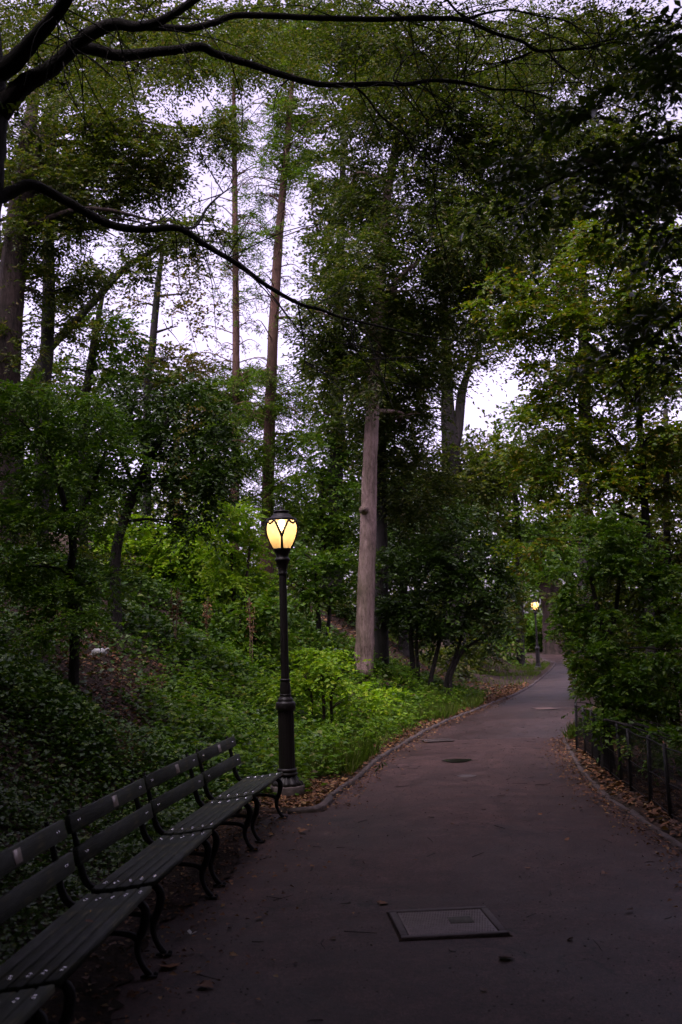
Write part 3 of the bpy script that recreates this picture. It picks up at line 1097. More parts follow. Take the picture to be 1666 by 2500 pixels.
tree('bald_cypress', 'slimmer reddish trunk rising left of the trunk behind the lamp', 34.0,
     [[(573, 1280, 23), (577, 1100, 21), (577, 900, 19), (576, 700, 17), (574, 500, 15), (572, 300, 12), (571, 170, 7)]],
     [(560, 570, 45, 16), (605, 620, 35, 14), (550, 300, 50, 34), (605, 350, 40, 24), (575, 720, 40, 12), (560, 940, 60, 34), (595, 1010, 60, 34), (575, 1130, 60, 34), (560, 170, 60, 40), (540, 1050, 60, 30), (610, 900, 40, 24), (545, 640, 30, 10), (600, 520, 34, 14)],
     'leaf_conifer', 'bark_red', .0030, .22, dens=.75, droop=.5, spray=.022)

for o_ in [o for o in bpy.data.objects if o.name.startswith('bald_cypress')]:
    Yc, pl_ = (31.0, [(655, 1180), (660, 1000), (668, 800), (680, 600), (695, 420), (710, 250)]) if o_.name == 'bald_cypress' else (34.0, [(577, 1100), (577, 900), (576, 700), (574, 500), (572, 300)])
    P = catmull(np.array([at(x, y, Yc) for x, y in pl_]), 80)
    mb, tw = MB(), []
    for k in range(70):
        s = P[rng.integers(0, 80)]
        a = rng.uniform(0, 6.28)
        L = rng.uniform(.6, 2.3)
        d = np.array([math.cos(a), math.sin(a), .25])
        e = s + d * L + [0, 0, -.35 * L]
        m_ = s + d * L * .55 + [0, 0, .05 * L]
        mb.add(*tube(np.array([s, m_, e]) - np.array(o_.location), [.022, .014, .005], 4, 0, 8, cap=False))
        for q in range(5):
            t = rng.uniform(.3, 1)
            b0 = s * (1 - t) + e * t + (m_ - (s + e) / 2) * 4 * t * (1 - t) * .5
            e2 = b0 + np.array([rng.normal() * .3, rng.normal() * .3, -.15 + rng.normal() * .12])
            mb.add(*tube(np.array([b0, e2]) - np.array(o_.location), [.007, .003], 3, 0, 3, cap=False))
            tw.append(np.array([b0 * (1 - u_) + e2 * u_ for u_ in rng.random(5)]))
    link('branch', mb.mesh('branch', M['bark_red']), o_)
    tw = np.concatenate(tw)
    Lw = rng.uniform(.06, .15, len(tw))
    link('spray', mesh_np('spray', *leaves_mesh(tw - np.array(o_.location), unit(len(tw)) + [0, 0, -.5], unit(len(tw)), Lw, Lw * .28), M['leaf_conifer']), o_, kind='stuff')

# --- left side
tree('knotty_tree', 'thick brown trunk with knots at the left edge on the bank', 20.0,
     [[(8, 1150, 76), (14, 1000, 72), (22, 800, 68), (34, 650, 65), (52, 500, 60), (63, 400, 54), (72, 320, 40), (85, 230, 24)], [(70, 420, 40), (100, 340, 28), (125, 260, 18)], [(14, 700, 40), (5, 690, 30), (-12, 688, 20)]],
     [(120, 430, 110, 90), (60, 560, 60, 70), (150, 560, 100, 60), (230, 470, 110, 70), (90, 700, 60, 50), (310, 400, 110, 80), (40, 330, 60, 60), (390, 430, 70, 60), (30, 850, 50, 60), (330, 320, 120, 60), (440, 350, 90, 50), (300, 560, 60, 30),
      (180, 330, 110, 60), (60, 960, 70, 40), (250, 260, 120, 60), (520, 330, 50, 50), (450, 560, 50, 30), (440, 130, 120, 60), (600, 120, 100, 60)],
     'leaf_oak', 'bark_brown', .0034, dens=.75)
tree('slender_tree', 'slender dark trunk beside the thick knotty trunk', 21.5,
     [[(105, 1000, 36), (115, 850, 34), (120, 700, 31), (118, 500, 29), (128, 360, 22), (140, 250, 12)]],
     [(150, 680, 60, 40), (130, 800, 40, 30), (170, 420, 80, 60), (210, 700, 40, 30)], 'leaf_oak', 'bark_dark', .0034)
tree('leaning_tree', 'dark leaning trunk slanting up to the right across the sky gap', 25.0,
     [[(50, 1010, 28), (110, 870, 24), (160, 810, 22), (235, 730, 20), (300, 660, 17), (360, 620, 13), (440, 580, 7)]],
     [(420, 590, 70, 36), (150, 760, 50, 30), (340, 610, 60, 26), (250, 650, 60, 30), (120, 930, 60, 40), (480, 560, 60, 30), (240, 800, 30, 30), (330, 660, 50, 24)], 'leaf_oak', 'bark_dark', .0034)
tree('thin_tree', 'thin dark stem right of the leaning trunk on the left', 26.0,
     [[(205, 1010, 23), (216, 930, 21), (228, 850, 19), (240, 780, 15), (255, 700, 9)]], [(250, 770, 50, 30), (270, 900, 60, 40), (140, 900, 40, 30), (290, 830, 50, 40)], 'leaf_mid', 'bark_dark', .0036)
tree('turning_tree', 'thin dark stem amid sparse brownish leaves against the sky', 28.0,
     [[(360, 960, 20), (372, 850, 19), (380, 760, 18), (388, 680, 15), (400, 590, 9)]],
     [(400, 700, 110, 80, 0, .2), (450, 800, 90, 60, 0, .2), (350, 820, 70, 50, 0, .25), (490, 620, 50, 40, 0, .25), (480, 720, 50, 50, 0, .2), (420, 880, 100, 40, 0, .5), (330, 740, 40, 40, 0, .25)],
     'leaf_brown', 'bark_dark', .0032, .5)
tree('dark_understory_tree', 'dark bowed small tree with glossy leaves left of the lamp', 17.0,
     [[(285, 1340, 26), (330, 1200, 23), (372, 1110, 20), (415, 1020, 13)], [(330, 1200, 13), (300, 1120, 10), (270, 1060, 6)]],
     [(380, 960, 130, 55), (300, 1040, 110, 60), (430, 1080, 110, 60), (480, 1180, 90, 70), (370, 1200, 110, 44), (260, 1170, 90, 40), (530, 1010, 60, 50), (470, 1270, 40, 40), (540, 1120, 50, 50)],
     'leaf_dark', 'bark_dark', .0038, .5, dens=.8, droop=.5)
tree('bank_tree', 'small tree spreading feathery green branches over the bank at left', 12.5,
     [[(182, 1510, 26), (168, 1420, 23), (178, 1330, 20), (150, 1200, 16), (105, 1080, 13)], [(175, 1330, 16), (220, 1200, 12), (260, 1100, 8)]],
     [(100, 960, 110, 45), (60, 1060, 110, 50), (200, 1050, 110, 40), (130, 1160, 130, 50), (50, 1250, 100, 60), (200, 1270, 110, 50), (100, 1380, 120, 50), (290, 1110, 60, 22), (10, 1420, 60, 50), (220, 980, 80, 34), (20, 1000, 60, 50), (175, 1450, 70, 44), (120, 1480, 60, 30), (240, 1420, 60, 34), (190, 1490, 60, 30, -.8), (150, 1540, 60, 24, -1)],
     'leaf_mid', 'bark_dark', .0040, .42, dens=.8, droop=.4)

# --- shrubs of the middle distance
tree('bright_shrub', 'light green bush behind the dark bowed tree', 26.0, [[(400, 1430, 10), (400, 1330, 8)], [(430, 1430, 8), (440, 1320, 6)]],
     [(410, 1280, 100, 50), (350, 1340, 80, 50), (470, 1340, 80, 50), (410, 1400, 100, 40)], 'leaf_lime', 'bark_brown', .0040, .5, cat_='shrub')
tree('lime_shrub', 'yellow green leafy bush just left of the lamp head', 24.0, [[(570, 1440, 10), (565, 1340, 8)], [(600, 1440, 8), (610, 1340, 6)]],
     [(560, 1265, 70, 40), (600, 1320, 60, 40), (540, 1330, 60, 40), (600, 1400, 70, 40)], 'leaf_lime', 'bark_brown', .0052, .55, cat_='shrub', parts=120, part_mesh=lime_leaf)
tree('dogwood_shrub', 'green layered bush between the lamp and the pale trunk', 26.0, [[(780, 1560, 14), (775, 1460, 11), (770, 1380, 8)], [(800, 1550, 10), (810, 1450, 8)]],
     [(780, 1390, 80, 34), (740, 1350, 50, 24), (830, 1360, 40, 26), (800, 1450, 60, 30), (730, 1440, 40, 30)], 'leaf_mid', 'bark_dark', .0052, .55, cat_='shrub', parts=80, part_mesh=dark_leaf)
tree('lime_shrub', 'low yellow green bush at the foot of the pale trunk', 18.0, [[(790, 1700, 8), (785, 1640, 6)], [(760, 1700, 7), (745, 1650, 5)], [(810, 1700, 7), (830, 1650, 5)]],
     [(790, 1600, 70, 34), (740, 1640, 50, 30), (835, 1645, 40, 26), (780, 1660, 80, 30), (700, 1680, 40, 30), (880, 1690, 50, 24, 3), (850, 1710, 70, 24, 1)], 'leaf_lime', 'bark_brown', .0058, .55, dens=.9, cat_='shrub', parts=220, part_mesh=lime_leaf, gaps=False)
tree('green_shrub', 'mid green bush on the bank left of the lamp post', 22.0, [[(620, 1560, 8), (620, 1500, 6)], [(590, 1560, 7), (585, 1500, 5)]],
     [(620, 1480, 60, 34), (570, 1510, 50, 30), (650, 1540, 50, 34), (590, 1570, 60, 30)], 'leaf_weed', 'bark_brown', .0048, .5, cat_='shrub', gaps=False)
tree('dark_shrub', 'dark many stemmed bush right of the pale trunk', 27.0,
     [[(1010, 1650, 14), (1005, 1580, 12), (1000, 1480, 9)], [(1022, 1650, 10), (1018, 1560, 8), (1030, 1470, 6)], [(1052, 1660, 12), (1075, 1560, 9), (1090, 1470, 6)], [(1100, 1650, 12), (1130, 1590, 10), (1170, 1560, 7), (1215, 1520, 4)],
      [(1090, 1660, 10), (1120, 1580, 8), (1140, 1490, 5)]],
     [(1010, 1380, 90, 60), (1100, 1330, 100, 60), (1170, 1430, 90, 60), (1060, 1470, 120, 50), (1180, 1530, 70, 34), (970, 1500, 60, 40), (1100, 1545, 80, 24), (1220, 1350, 50, 60), (1240, 1480, 40, 40)],
     'leaf_dark', 'bark_dark', .0042, .45, cat_='shrub', dens=.8)
tree('holly_tree', 'dense dark evergreen behind the pale trunk', 33.0, [[(985, 1560, 24), (985, 1400, 20), (985, 1280, 12)]],
     [(970, 1290, 90, 60), (930, 1390, 60, 50), (1010, 1350, 80, 60), (900, 1480, 60, 50), (960, 1200, 70, 50), (1060, 1270, 80, 60)], 'leaf_dark', 'bark_dark', .0036, .5)

# --- right side behind the fence
tree('fence_maple', 'bushy young maple leaning over the path behind the fence', 13.5,
     [[(1482, 1800, 28), (1480, 1650, 24), (1478, 1580, 20), (1462, 1500, 12), (1440, 1400, 8)], [(1478, 1580, 16), (1502, 1500, 12), (1515, 1400, 7)]],
     [(1450, 1300, 110, 60), (1400, 1400, 90, 50), (1530, 1380, 110, 60), (1450, 1500, 100, 50), (1580, 1510, 90, 60), (1430, 1610, 70, 50, -.5), (1520, 1640, 110, 50, -.5), (1470, 1720, 80, 34, -.6), (1600, 1680, 90, 50, -.5), (1630, 1400, 80, 60),
      (1395, 1540, 36, 34), (1560, 1730, 70, 40, -.8), (1400, 1480, 50, 40), (1590, 1780, 80, 36, -1.6), (1650, 1810, 60, 40, -2.6), (1500, 1770, 50, 26, -.8), (1640, 1600, 70, 70, -1)],
     'leaf_mid', 'bark_dark', .0056, .6, dens=.75, parts=280, part_mesh=lobed_leaf_mesh('green_maple_leaf', M['leaf_mid']))
tree('yellowing_maple', 'slim maple with yellow green turning leaves high on the right', 16.0,
     [[(1592, 1760, 26), (1588, 1550, 23), (1578, 1300, 20), (1560, 1000, 16), (1540, 800, 11), (1520, 620, 6)], [(1560, 1000, 10), (1450, 850, 8), (1330, 780, 4)], [(1570, 1150, 10), (1480, 1050, 7), (1380, 960, 4)]],
     [(1500, 590, 100, 60), (1570, 720, 110, 70), (1400, 800, 110, 50), (1300, 755, 100, 34), (1480, 900, 110, 50), (1600, 900, 90, 70), (1380, 970, 70, 40), (1420, 1080, 100, 50), (1530, 1060, 100, 60), (1620, 1050, 70, 70),
      (1340, 1150, 60, 40), (1450, 1190, 110, 50), (1580, 1200, 100, 60), (1240, 730, 60, 30), (1360, 900, 60, 40), (1290, 830, 60, 34), (1200, 700, 50, 24), (1310, 1010, 60, 40), (1250, 1090, 50, 34), (1300, 1230, 60, 40), (1400, 700, 80, 50), (1620, 600, 60, 60), (1300, 1320, 40, 40)],
     'leaf_maple', 'bark_dark', .0052, .6, dens=.9, droop=.35, parts=280, part_mesh=maple_leaf)
tree('thicket_tree', 'dark slim tree deep in the thicket at the right edge', 18.5,
     [[(1650, 1780, 26), (1640, 1600, 22), (1630, 1350, 18), (1625, 1000, 12)], [(1560, 1790, 12), (1565, 1650, 10), (1580, 1500, 7)]],
     [(1640, 1300, 90, 90), (1560, 1450, 110, 90), (1650, 1560, 90, 90), (1440, 1650, 90, 60), (1560, 1650, 110, 70), (1660, 1720, 80, 50), (1500, 1300, 100, 80), (1660, 1130, 70, 90), (1500, 1760, 90, 34), (1600, 1780, 90, 34)],
     'leaf_oak', 'bark_dark', .0046, .5)
rr_ = tree('shadowed_tree', 'dark out of focus leafy boughs hanging in from the upper right corner', 6.0,
     [[(2050, 1500, 90), (1990, 900, 84), (1940, 450, 76), (1900, 100, 60), (1880, -300, 40)], [(1935, 420, 34), (1760, 330, 24), (1600, 350, 17), (1450, 400, 11), (1300, 470, 5)], [(1985, 860, 30), (1800, 760, 18), (1680, 760, 12), (1590, 830, 5)],
      [(1905, 120, 30), (1760, 60, 20), (1620, 110, 12), (1540, 170, 6)]],
     [(1450, 340, 130, 40, -.2), (1550, 430, 120, 50), (1400, 450, 100, 40, .2), (1600, 560, 70, 50, .3), (1620, 250, 80, 80), (1310, 390, 60, 26), (1610, 840, 60, 110), (1650, 700, 50, 60, .3), (1640, 60, 70, 70, .3), (1320, 490, 60, 30, .3), (1500, 530, 80, 40, .4), (1630, 400, 60, 60, .3)],
     'leaf_gloss', 'bark_dark', .0125, .42, per=10, dens=.8, droop=.4, spray=.075, extra=(((3.5, 6, 6.5), (2.4, 3.5, 1.0), 420, .10), ((4.5, 3, 5.5), (2.2, 3.5, 1.0), 380, .10), ((2.5, 2, 7.5), (2.5, 2.5, .8), 350, .1), ((7, 1, 8.0), (5, 8, 2.2), 2000, .31), ((8, -4, 5), (4, 6, 4.0), 1600, .31), ((10, 8, 7.5), (3.5, 6, 4.0), 1700, .28), ((3, 6.5, 11), (5.5, 4.5, 1.5), 2100, .21), ((3, 2, 9.5), (4, 5, 1.2), 1700, .21)),  # extra boughs, unseen, added over and behind the camera to shade the path
     parts=300, part_mesh=dark_leaf)

# --- far wood
far = [
    ('broad trunk at the bend beyond the far lamp', 66.0, [[(1350, 1540, 50), (1347, 1480, 46), (1338, 1430, 50), (1322, 1390, 34), (1310, 1330, 18)], [(1340, 1440, 30), (1362, 1370, 20)]],
     [(1330, 1340, 70, 40), (1290, 1300, 60, 40), (1380, 1320, 60, 50), (1280, 1380, 50, 34), (1390, 1400, 40, 40)], 'leaf_mid', 'bark_brown', .0034),
    ('airy tree over the distant path with bright gaps in its crown', 52.0, [[(1270, 1560, 20), (1268, 1400, 18), (1262, 1250, 14), (1250, 1120, 8)]],
     [(1260, 1180, 80, 50), (1330, 1290, 70, 40), (1300, 1110, 60, 40), (1190, 1190, 70, 50), (1250, 1320, 60, 40), (1200, 1290, 60, 40), (1330, 1020, 60, 50), (1270, 1440, 50, 40)], 'leaf_mid', 'bark_dark', .0034),
    ('pale green tree behind the lamp between two trunks', 44.0, [[(790, 1540, 20), (790, 1350, 18), (785, 1180, 12)]],
     [(770, 1110, 80, 60), (800, 1220, 90, 60), (850, 1080, 70, 60), (730, 1230, 60, 50), (880, 1180, 60, 60), (760, 1310, 90, 40), (860, 1290, 60, 50)], 'leaf_mid', 'bark_dark', .0034),
    ('rounded dark green crown left of the slim cypress', 38.0, [[(430, 1450, 24), (430, 1200, 20), (430, 1000, 14)]],
     [(440, 900, 120, 40), (330, 930, 100, 40), (250, 970, 90, 34), (560, 960, 60, 50), (490, 1010, 110, 50), (380, 1020, 90, 50)], 'leaf_oak', 'bark_dark', .0036),
    ('yellowing crown glimpsed left of the slim cypress', 36.0, [[(500, 1500, 12), (500, 1250, 10), (495, 1060, 7)]],
     [(500, 1030, 34, 34), (480, 1000, 30, 24), (520, 1075, 24, 24), (500, 1180, 60, 50), (450, 1130, 60, 40)], 'leaf_brown', 'bark_dark', .0036),
    ('hazy green tree behind the bank at far left', 34.0, [[(120, 1420, 24), (120, 1200, 20), (125, 1050, 14)]],
     [(120, 1050, 110, 40), (60, 1000, 80, 40), (230, 1060, 90, 40), (150, 1150, 120, 50), (260, 1180, 100, 60), (60, 1300, 100, 60), (250, 1320, 110, 50)], 'leaf_mid', 'bark_dark', .0038),
    ('tall crown filling the sky at upper right', 42.0, [[(1430, 1600, 40), (1430, 1200, 34), (1425, 800, 26), (1420, 500, 14)]],
     [(1400, 560, 120, 60), (1330, 620, 90, 60), (1500, 480, 130, 70), (1390, 380, 140, 80), (1560, 350, 130, 90), (1540, 620, 100, 70), (1330, 500, 90, 60), (1620, 480, 90, 80), (1480, 760, 110, 60), (1340, 700, 90, 50), (1600, 780, 90, 80),
      (1430, 120, 150, 80), (1590, 150, 130, 90), (1430, 920, 120, 60), (1560, 940, 110, 70), (1400, 1050, 90, 50), (1540, 1110, 120, 60)], 'leaf_oak', 'bark_dark', .0038),
    ('tall crown filling the sky at upper left', 36.0, [[(-60, 1300, 50), (-50, 900, 44), (-30, 500, 34), (0, 250, 20)]],
     [(60, 180, 130, 60), (200, 160, 130, 60), (340, 120, 130, 60), (60, 420, 90, 60), (160, 500, 90, 50), (260, 400, 90, 50), (100, 60, 140, 50), (300, 40, 150, 40), (500, 80, 110, 50), (380, 420, 60, 40), (40, 620, 60, 60)], 'leaf_oak', 'bark_dark', .0038),
    ('tall crown behind the pale trunk against the top edge', 44.0, [[(820, 1500, 40), (822, 1100, 34), (830, 700, 24), (840, 300, 12)]],
     [(800, 420, 80, 70), (820, 560, 70, 70), (840, 250, 90, 60), (740, 130, 100, 60), (620, 60, 120, 50), (880, 120, 130, 60), (780, 700, 40, 80), (800, 850, 60, 60), (840, 1000, 80, 60), (700, 40, 120, 40), (740, 270, 60, 40)], 'leaf_willow', 'bark_dark', .0036),
]
for lab, Y, st, cl, lf, bk, lk in far:
    tree('woodland_tree', lab, Y, st, cl, lf, bk, lk, .5, group='trees of the wood behind')
lows = [
    ('low green bank of bushes past the far lamp', 72.0, [[(1380, 1580, 6), (1380, 1540, 4)]], [(1345, 1572, 40, 12), (1340, 1555, 60, 20), (1400, 1540, 50, 30), (1290, 1545, 50, 26), (1370, 1510, 50, 26)], 'leaf_mid'),
    ('bushes on the lawn left of the far lamp', 52.0, [[(1230, 1610, 6), (1230, 1580, 4)]], [(1220, 1600, 60, 18), (1260, 1575, 40, 20), (1180, 1610, 50, 14), (1280, 1540, 34, 30)], 'leaf_weed'),
    ('dim bushes under the evergreen behind the dark bush', 46.0, [[(1050, 1600, 6), (1050, 1560, 4)]], [(960, 1560, 90, 40), (1060, 1580, 90, 34), (1150, 1570, 80, 40), (880, 1550, 80, 40), (1240, 1520, 50, 40), (1110, 1600, 60, 40, -8), (1190, 1480, 80, 50), (1040, 1490, 90, 50)], 'leaf_oak'),
    ('dim bushes behind the lime bush and lamp', 34.0, [[(740, 1560, 6), (740, 1520, 4)]], [(700, 1500, 70, 34), (780, 1520, 70, 34), (840, 1500, 50, 50), (690, 1400, 50, 50), (720, 1570, 70, 24), (600, 1440, 60, 40)], 'leaf_oak'),
    ('green bushes on the crest of the bank', 25.0, [[(400, 1490, 6), (400, 1450, 4)]], [(330, 1450, 80, 40), (430, 1470, 80, 34), (520, 1480, 60, 34), (250, 1420, 80, 40), (540, 1410, 50, 40)], 'leaf_mid'),
    ('dim bushes high on the bank at the left edge', 21.0, [[(60, 1440, 6), (60, 1390, 4)]], [(40, 1390, 90, 50), (140, 1400, 90, 40), (230, 1370, 80, 40), (40, 1300, 80, 50)], 'leaf_oak'),
    ('dim bushes right of the bend', 30.0, [[(1460, 1640, 6), (1460, 1580, 4)]], [(1430, 1600, 50, 50), (1500, 1560, 90, 70), (1600, 1600, 90, 70), (1450, 1680, 40, 30), (1420, 1480, 50, 60)], 'leaf_oak'),
]
for lab, Y, st, cl, lf in lows:
    tree('bush', lab, Y, st, cl, lf, 'bark_dark', .0038, .5, cat_='shrub', group='bushes of the undergrowth', gaps=False, limbs=False)

# unseen trees added around the path for shade: one broad tree and its copies
wp = tree('woodland_tree', 'broad tree of the surrounding wood off to the side of the path', 20.0, [[(-1500, 1400, 60), (-1500, 1000, 52), (-1490, 500, 40), (-1500, 100, 24)]], [], 'leaf_oak', 'bark_brown')
wp.location = (0, 0, 0)
wc = cat([sprays(np.array(c, float), np.array(r, float), n, 1.0, .34, .55, 12, .2, .5, False, 10) for c, r, n in (((0, 0, 7.5), (4.2, 4.2, 3.0), 420), ((1.5, .5, 10.5), (3.2, 3.2, 2.2), 260), ((-1.5, -1, 4.5), (3.6, 3.6, 2.0), 300), ((.8, .5, 2.4), (3.4, 3.4, 1.6), 220))])
link('crown', mesh_np('crown', *leaves_mesh(*wc), M['leaf_oak']), wp, kind='stuff')
spots = [(-10.5, 10), (-9, 3), (-10, -4), (-7, -11), (0, -15), (6, -12), (10, -6), (10.5, 1), (11.5, 8), (14, 15), (-15, 15), (-16, 6), (17, 5), (16, -3), (-16, -3), (-12, -14), (13, -14), (18, 22), (-20, 22), (3.5, -21), (-5, -21), (21, 14)]
for k_, (x_, y_) in enumerate(spots):
    if k_ == 0:
        wt = wp
    else:
        wt = wp.copy()
        COL.objects.link(wt)
        for ch in list(wp.children):
            cc_ = ch.copy()
            COL.objects.link(cc_)
            cc_.parent = wt
    wt.location = (x_, y_, float(zt(x_, y_)) - .2)
    wt.rotation_euler = (0, 0, k_ * 2.4)
    sc_ = 1.0 + .25 * math.sin(k_ * 5.1)
    wt.scale = (sc_, sc_, sc_)
    wt['group'] = 'trees of the wood around the path'

# the wood beyond, too far to tell its trees apart
n = 26000
a = rng.uniform(-.62, .62, n)
r = rng.uniform(74, 98, n)
hgt = 15 + 3 * np.sin(a * 17) + 2.5 * np.sin(a * 41 + 1)
t = rng.random(n) ** 1.25
P = np.stack([r * np.sin(a), r * np.cos(a), t * hgt + zpath(r * np.cos(a)) - .3], 1)
P = P[open_sky(P)]
sp_ = 4
D = unit(len(P) * sp_)
B = np.repeat(P, sp_, 0) + unit(len(P) * sp_) * .5
Lw = rng.uniform(.28, .6, len(B))
link('distant_woodland', mesh_np('distant_woodland', *leaves_mesh(B, D, unit(len(B)) + [0, 0, .8], Lw, Lw * .6), M['leaf_oak']), kind='stuff', label='dim far off wood closing the view between the trunks')

# ------------------------------------------------------------------ ground cover
SOIL = np.array([(330, 1830), (310, 1790), (250, 1730), (205, 1690), (170, 1640), (240, 1640), (300, 1650), (360, 1655)], float)
SOIL2 = np.array([(90, 1520), (150, 1530), (210, 1560), (240, 1600)], float)


def near_line(p, L, r):
    d = np.full(len(p), 1e9)
    for a, b_ in zip(L[:-1], L[1:]):
        v = b_ - a
        t = np.clip(((p - a) @ v) / (v @ v), 0, 1)
        d = np.minimum(d, np.linalg.norm(p - (a + t[:, None] * v), axis=1))
    return d < r


def scatter(n, ymin, ymax, dmin, dmax, side='l', power=1.0):
    y = ymin + (ymax - ymin) * rng.random(n) ** power
    d = dmin + (dmax - dmin) * rng.random(n)
    x = (x_pave(y) - d) if side == 'l' else (x_right(y) + d)
    P = np.stack([x, y, zt(x, y)], 1)
    p = proj(P)
    ok = (p[:, 0] > -60) & (p[:, 0] < 1730) & (p[:, 1] < 2600)
    return P[ok], p[ok]


def flat_leaves(P, L, asp, lift, tilt):
    n = len(P)
    a = rng.uniform(0, 6.283, n)
    D = np.stack([np.cos(a), np.sin(a), rng.normal(size=n) * tilt * .6], 1)
    N = np.stack([rng.normal(size=n) * tilt, rng.normal(size=n) * tilt, np.ones(n)], 1)
    C = P + np.stack([0 * a, 0 * a, lift * rng.random(n)], 1)
    LL = L * rng.uniform(.6, 1.3, n)
    return C, D, N, LL, LL * asp


Pa, pa = scatter(170000, 3.0, 13, .02, 6.0, 'l', 1.0)
Pb, pb = scatter(110000, 12.5, 30, .02, 10, 'l', 1.0)
P, p = np.vstack([Pa, Pb]), np.vstack([pa, pb])
keep = ~(near_line(p, SOIL, 44) & (rng.random(len(p)) < .82)) & ~(near_line(p, SOIL2, 40) & (rng.random(len(p)) < .8))
dd = x_bank(P[:, 1]) - P[:, 0]
keep &= (rng.random(len(p)) < np.clip((dd - .75) / .5, 0, 1)) | (P[:, 1] < KY)
edge = x_pave(P[:, 1]) - P[:, 0]
keep &= rng.random(len(p)) < np.clip((edge - .02) / .35, 0, 1)
clump = bumps(P[:, 0] * 2.6 + 3, P[:, 1] * 2.6)
keep &= rng.random(len(p)) < np.clip(.85 + clump * .6, .6, 1)
P = P[keep]
lift = .14 + .12 * np.clip(clump[keep] * 3, -1, 1)
arr = flat_leaves(P, np.clip(.0055 * P[:, 1], .04, .11), .8, lift, .55)
link('ivy_ground_cover', mesh_np('ivy', *leaves_mesh(*arr), M['leaf_ivy']), kind='stuff', label='glossy ivy covering the bank behind the benches')

# leafy weeds between the lamp and the pale trunk
P, p = scatter(2600, KY + .8, 30, .25, 4.2, 'l')
d_ = x_pave(P[:, 1]) - P[:, 0]
keep_ = ~near_line(p, SOIL, 60) & ~near_line(p, SOIL2, 50) & (rng.random(len(p)) < np.clip((p[:, 0] - 150) / 400, .15, 1))
P, d_ = P[keep_], d_[keep_]
P = P[rng.random(len(P)) < np.clip((d_ - .15) / .5, .1, 1) * np.where(P[:, 1] > 22, .5, 1)]
arrs = []
for q in P:
    h = rng.uniform(.12, .5)
    k = 14
    t = rng.random(k) ** .7
    lean = rng.normal(size=2) * .15
    C = np.stack([q[0] + lean[0] * t + rng.normal(size=k) * .06, q[1] + lean[1] * t + rng.normal(size=k) * .06, q[2] + h * t], 1)
    a = rng.uniform(0, 6.28, k)
    D = np.stack([np.cos(a), np.sin(a), rng.uniform(-.3, .5, k)], 1)
    N = np.stack([rng.normal(size=k) * .4, rng.normal(size=k) * .4, np.ones(k)], 1)
    L = rng.uniform(.05, .13, k)
    arrs.append([C, D, N, L, L * rng.uniform(.35, .7)])
link('undergrowth', mesh_np('undergrowth', *leaves_mesh(*cat(arrs)), M['leaf_weed']), kind='stuff', label='lush green weeds on the verge right of the lamp')


def blades(P, h, w, lean=.5):
    n = len(P)
    a = rng.uniform(0, 6.283, n)
    D = np.stack([np.cos(a) * lean * rng.random(n), np.sin(a) * lean * rng.random(n), np.ones(n)], 1)
    N = np.stack([np.cos(a + 1), np.sin(a + 1), .3 * np.ones(n)], 1)
    L = h * rng.uniform(.5, 1.3, n)
    return P, D, N, L, w * np.ones(n)


P1, _ = scatter(16000, 13.0, 27, .1, 1.5, 'l')
tuft = bumps(P1[:, 0] * 3, P1[:, 1] * 3)
P1 = P1[rng.random(len(P1)) < np.clip(.25 + tuft * 3, .02, 1)]
P2, p2 = scatter(42000, 36, 62, .25, 9, 'l')
P2 = P2[rng.random(len(P2)) < np.clip(.55 + bumps(P2[:, 0] * .9, P2[:, 1] * .9) * 2.5, .03, 1)]
P3, _ = scatter(2500, 17.5, 22, .05, .8, 'r')
a1, a2, a3 = blades(P1, .26, .012, .9), blades(P2, .2, .03, .8), blades(P3, .25, .014, .9)
link('grass', mesh_np('grass', *leaves_mesh(*cat([a1, a2, a3]), curl=.02), M['grass']), kind='stuff', label='grass growing along the verge and on the far lawn')

# dead leaves
sets = []
P, p = scatter(3600, 5, 18.5, .08, .85, 'r')
sets.append((P, .075))
P, p = scatter(5200, 5, 24, .85, 6, 'r')
sets.append((P, .08))
P, p = scatter(2600, KY + .1, 34, .05, .55, 'l')
sets.append((P, .07))
P, p = scatter(4200, 25, 38, .1, 6, 'l')
sets.append((P, .11))
P, p = scatter(40000, 8, 26, .4, 8, 'l')
m = near_line(p, SOIL, 52) | near_line(p, SOIL2, 44)
sets.append((P[m], .07))
P, p = scatter(5000, KY + .05, 13.2, .02, 1.3, 'l')
sets.append((P[rng.random(len(P)) < .35], .06))
n = 900
y = rng.uniform(4, KY, n)
x = x_pave(y) + .05 + np.abs(rng.normal(size=n)) * .45
sets.append((np.stack([x, y, zpath(y) + .01], 1), .042))
# blown on to the asphalt by both edges
n = 4500
y = rng.uniform(5, 30, n)
e = np.abs(rng.normal(size=n)) * .16
x = np.where(rng.random(n) < .6, x_right(y) - e, np.where(y > KY, x_pave(y) + e, x_pave(y) + .1 + e * 3))
sets.append((np.stack([x, y, zpath(y) + .008], 1), .038))
C = [flat_leaves(P, L, .62, .015, .35) for P, L in sets]
C = cat(C)
C[0][:, 2] += .012
link('leaf_litter', mesh_np('leaf_litter', *leaves_mesh(*C), M['litter']), kind='stuff', label='brown and orange dead leaves drifted along the path edges')
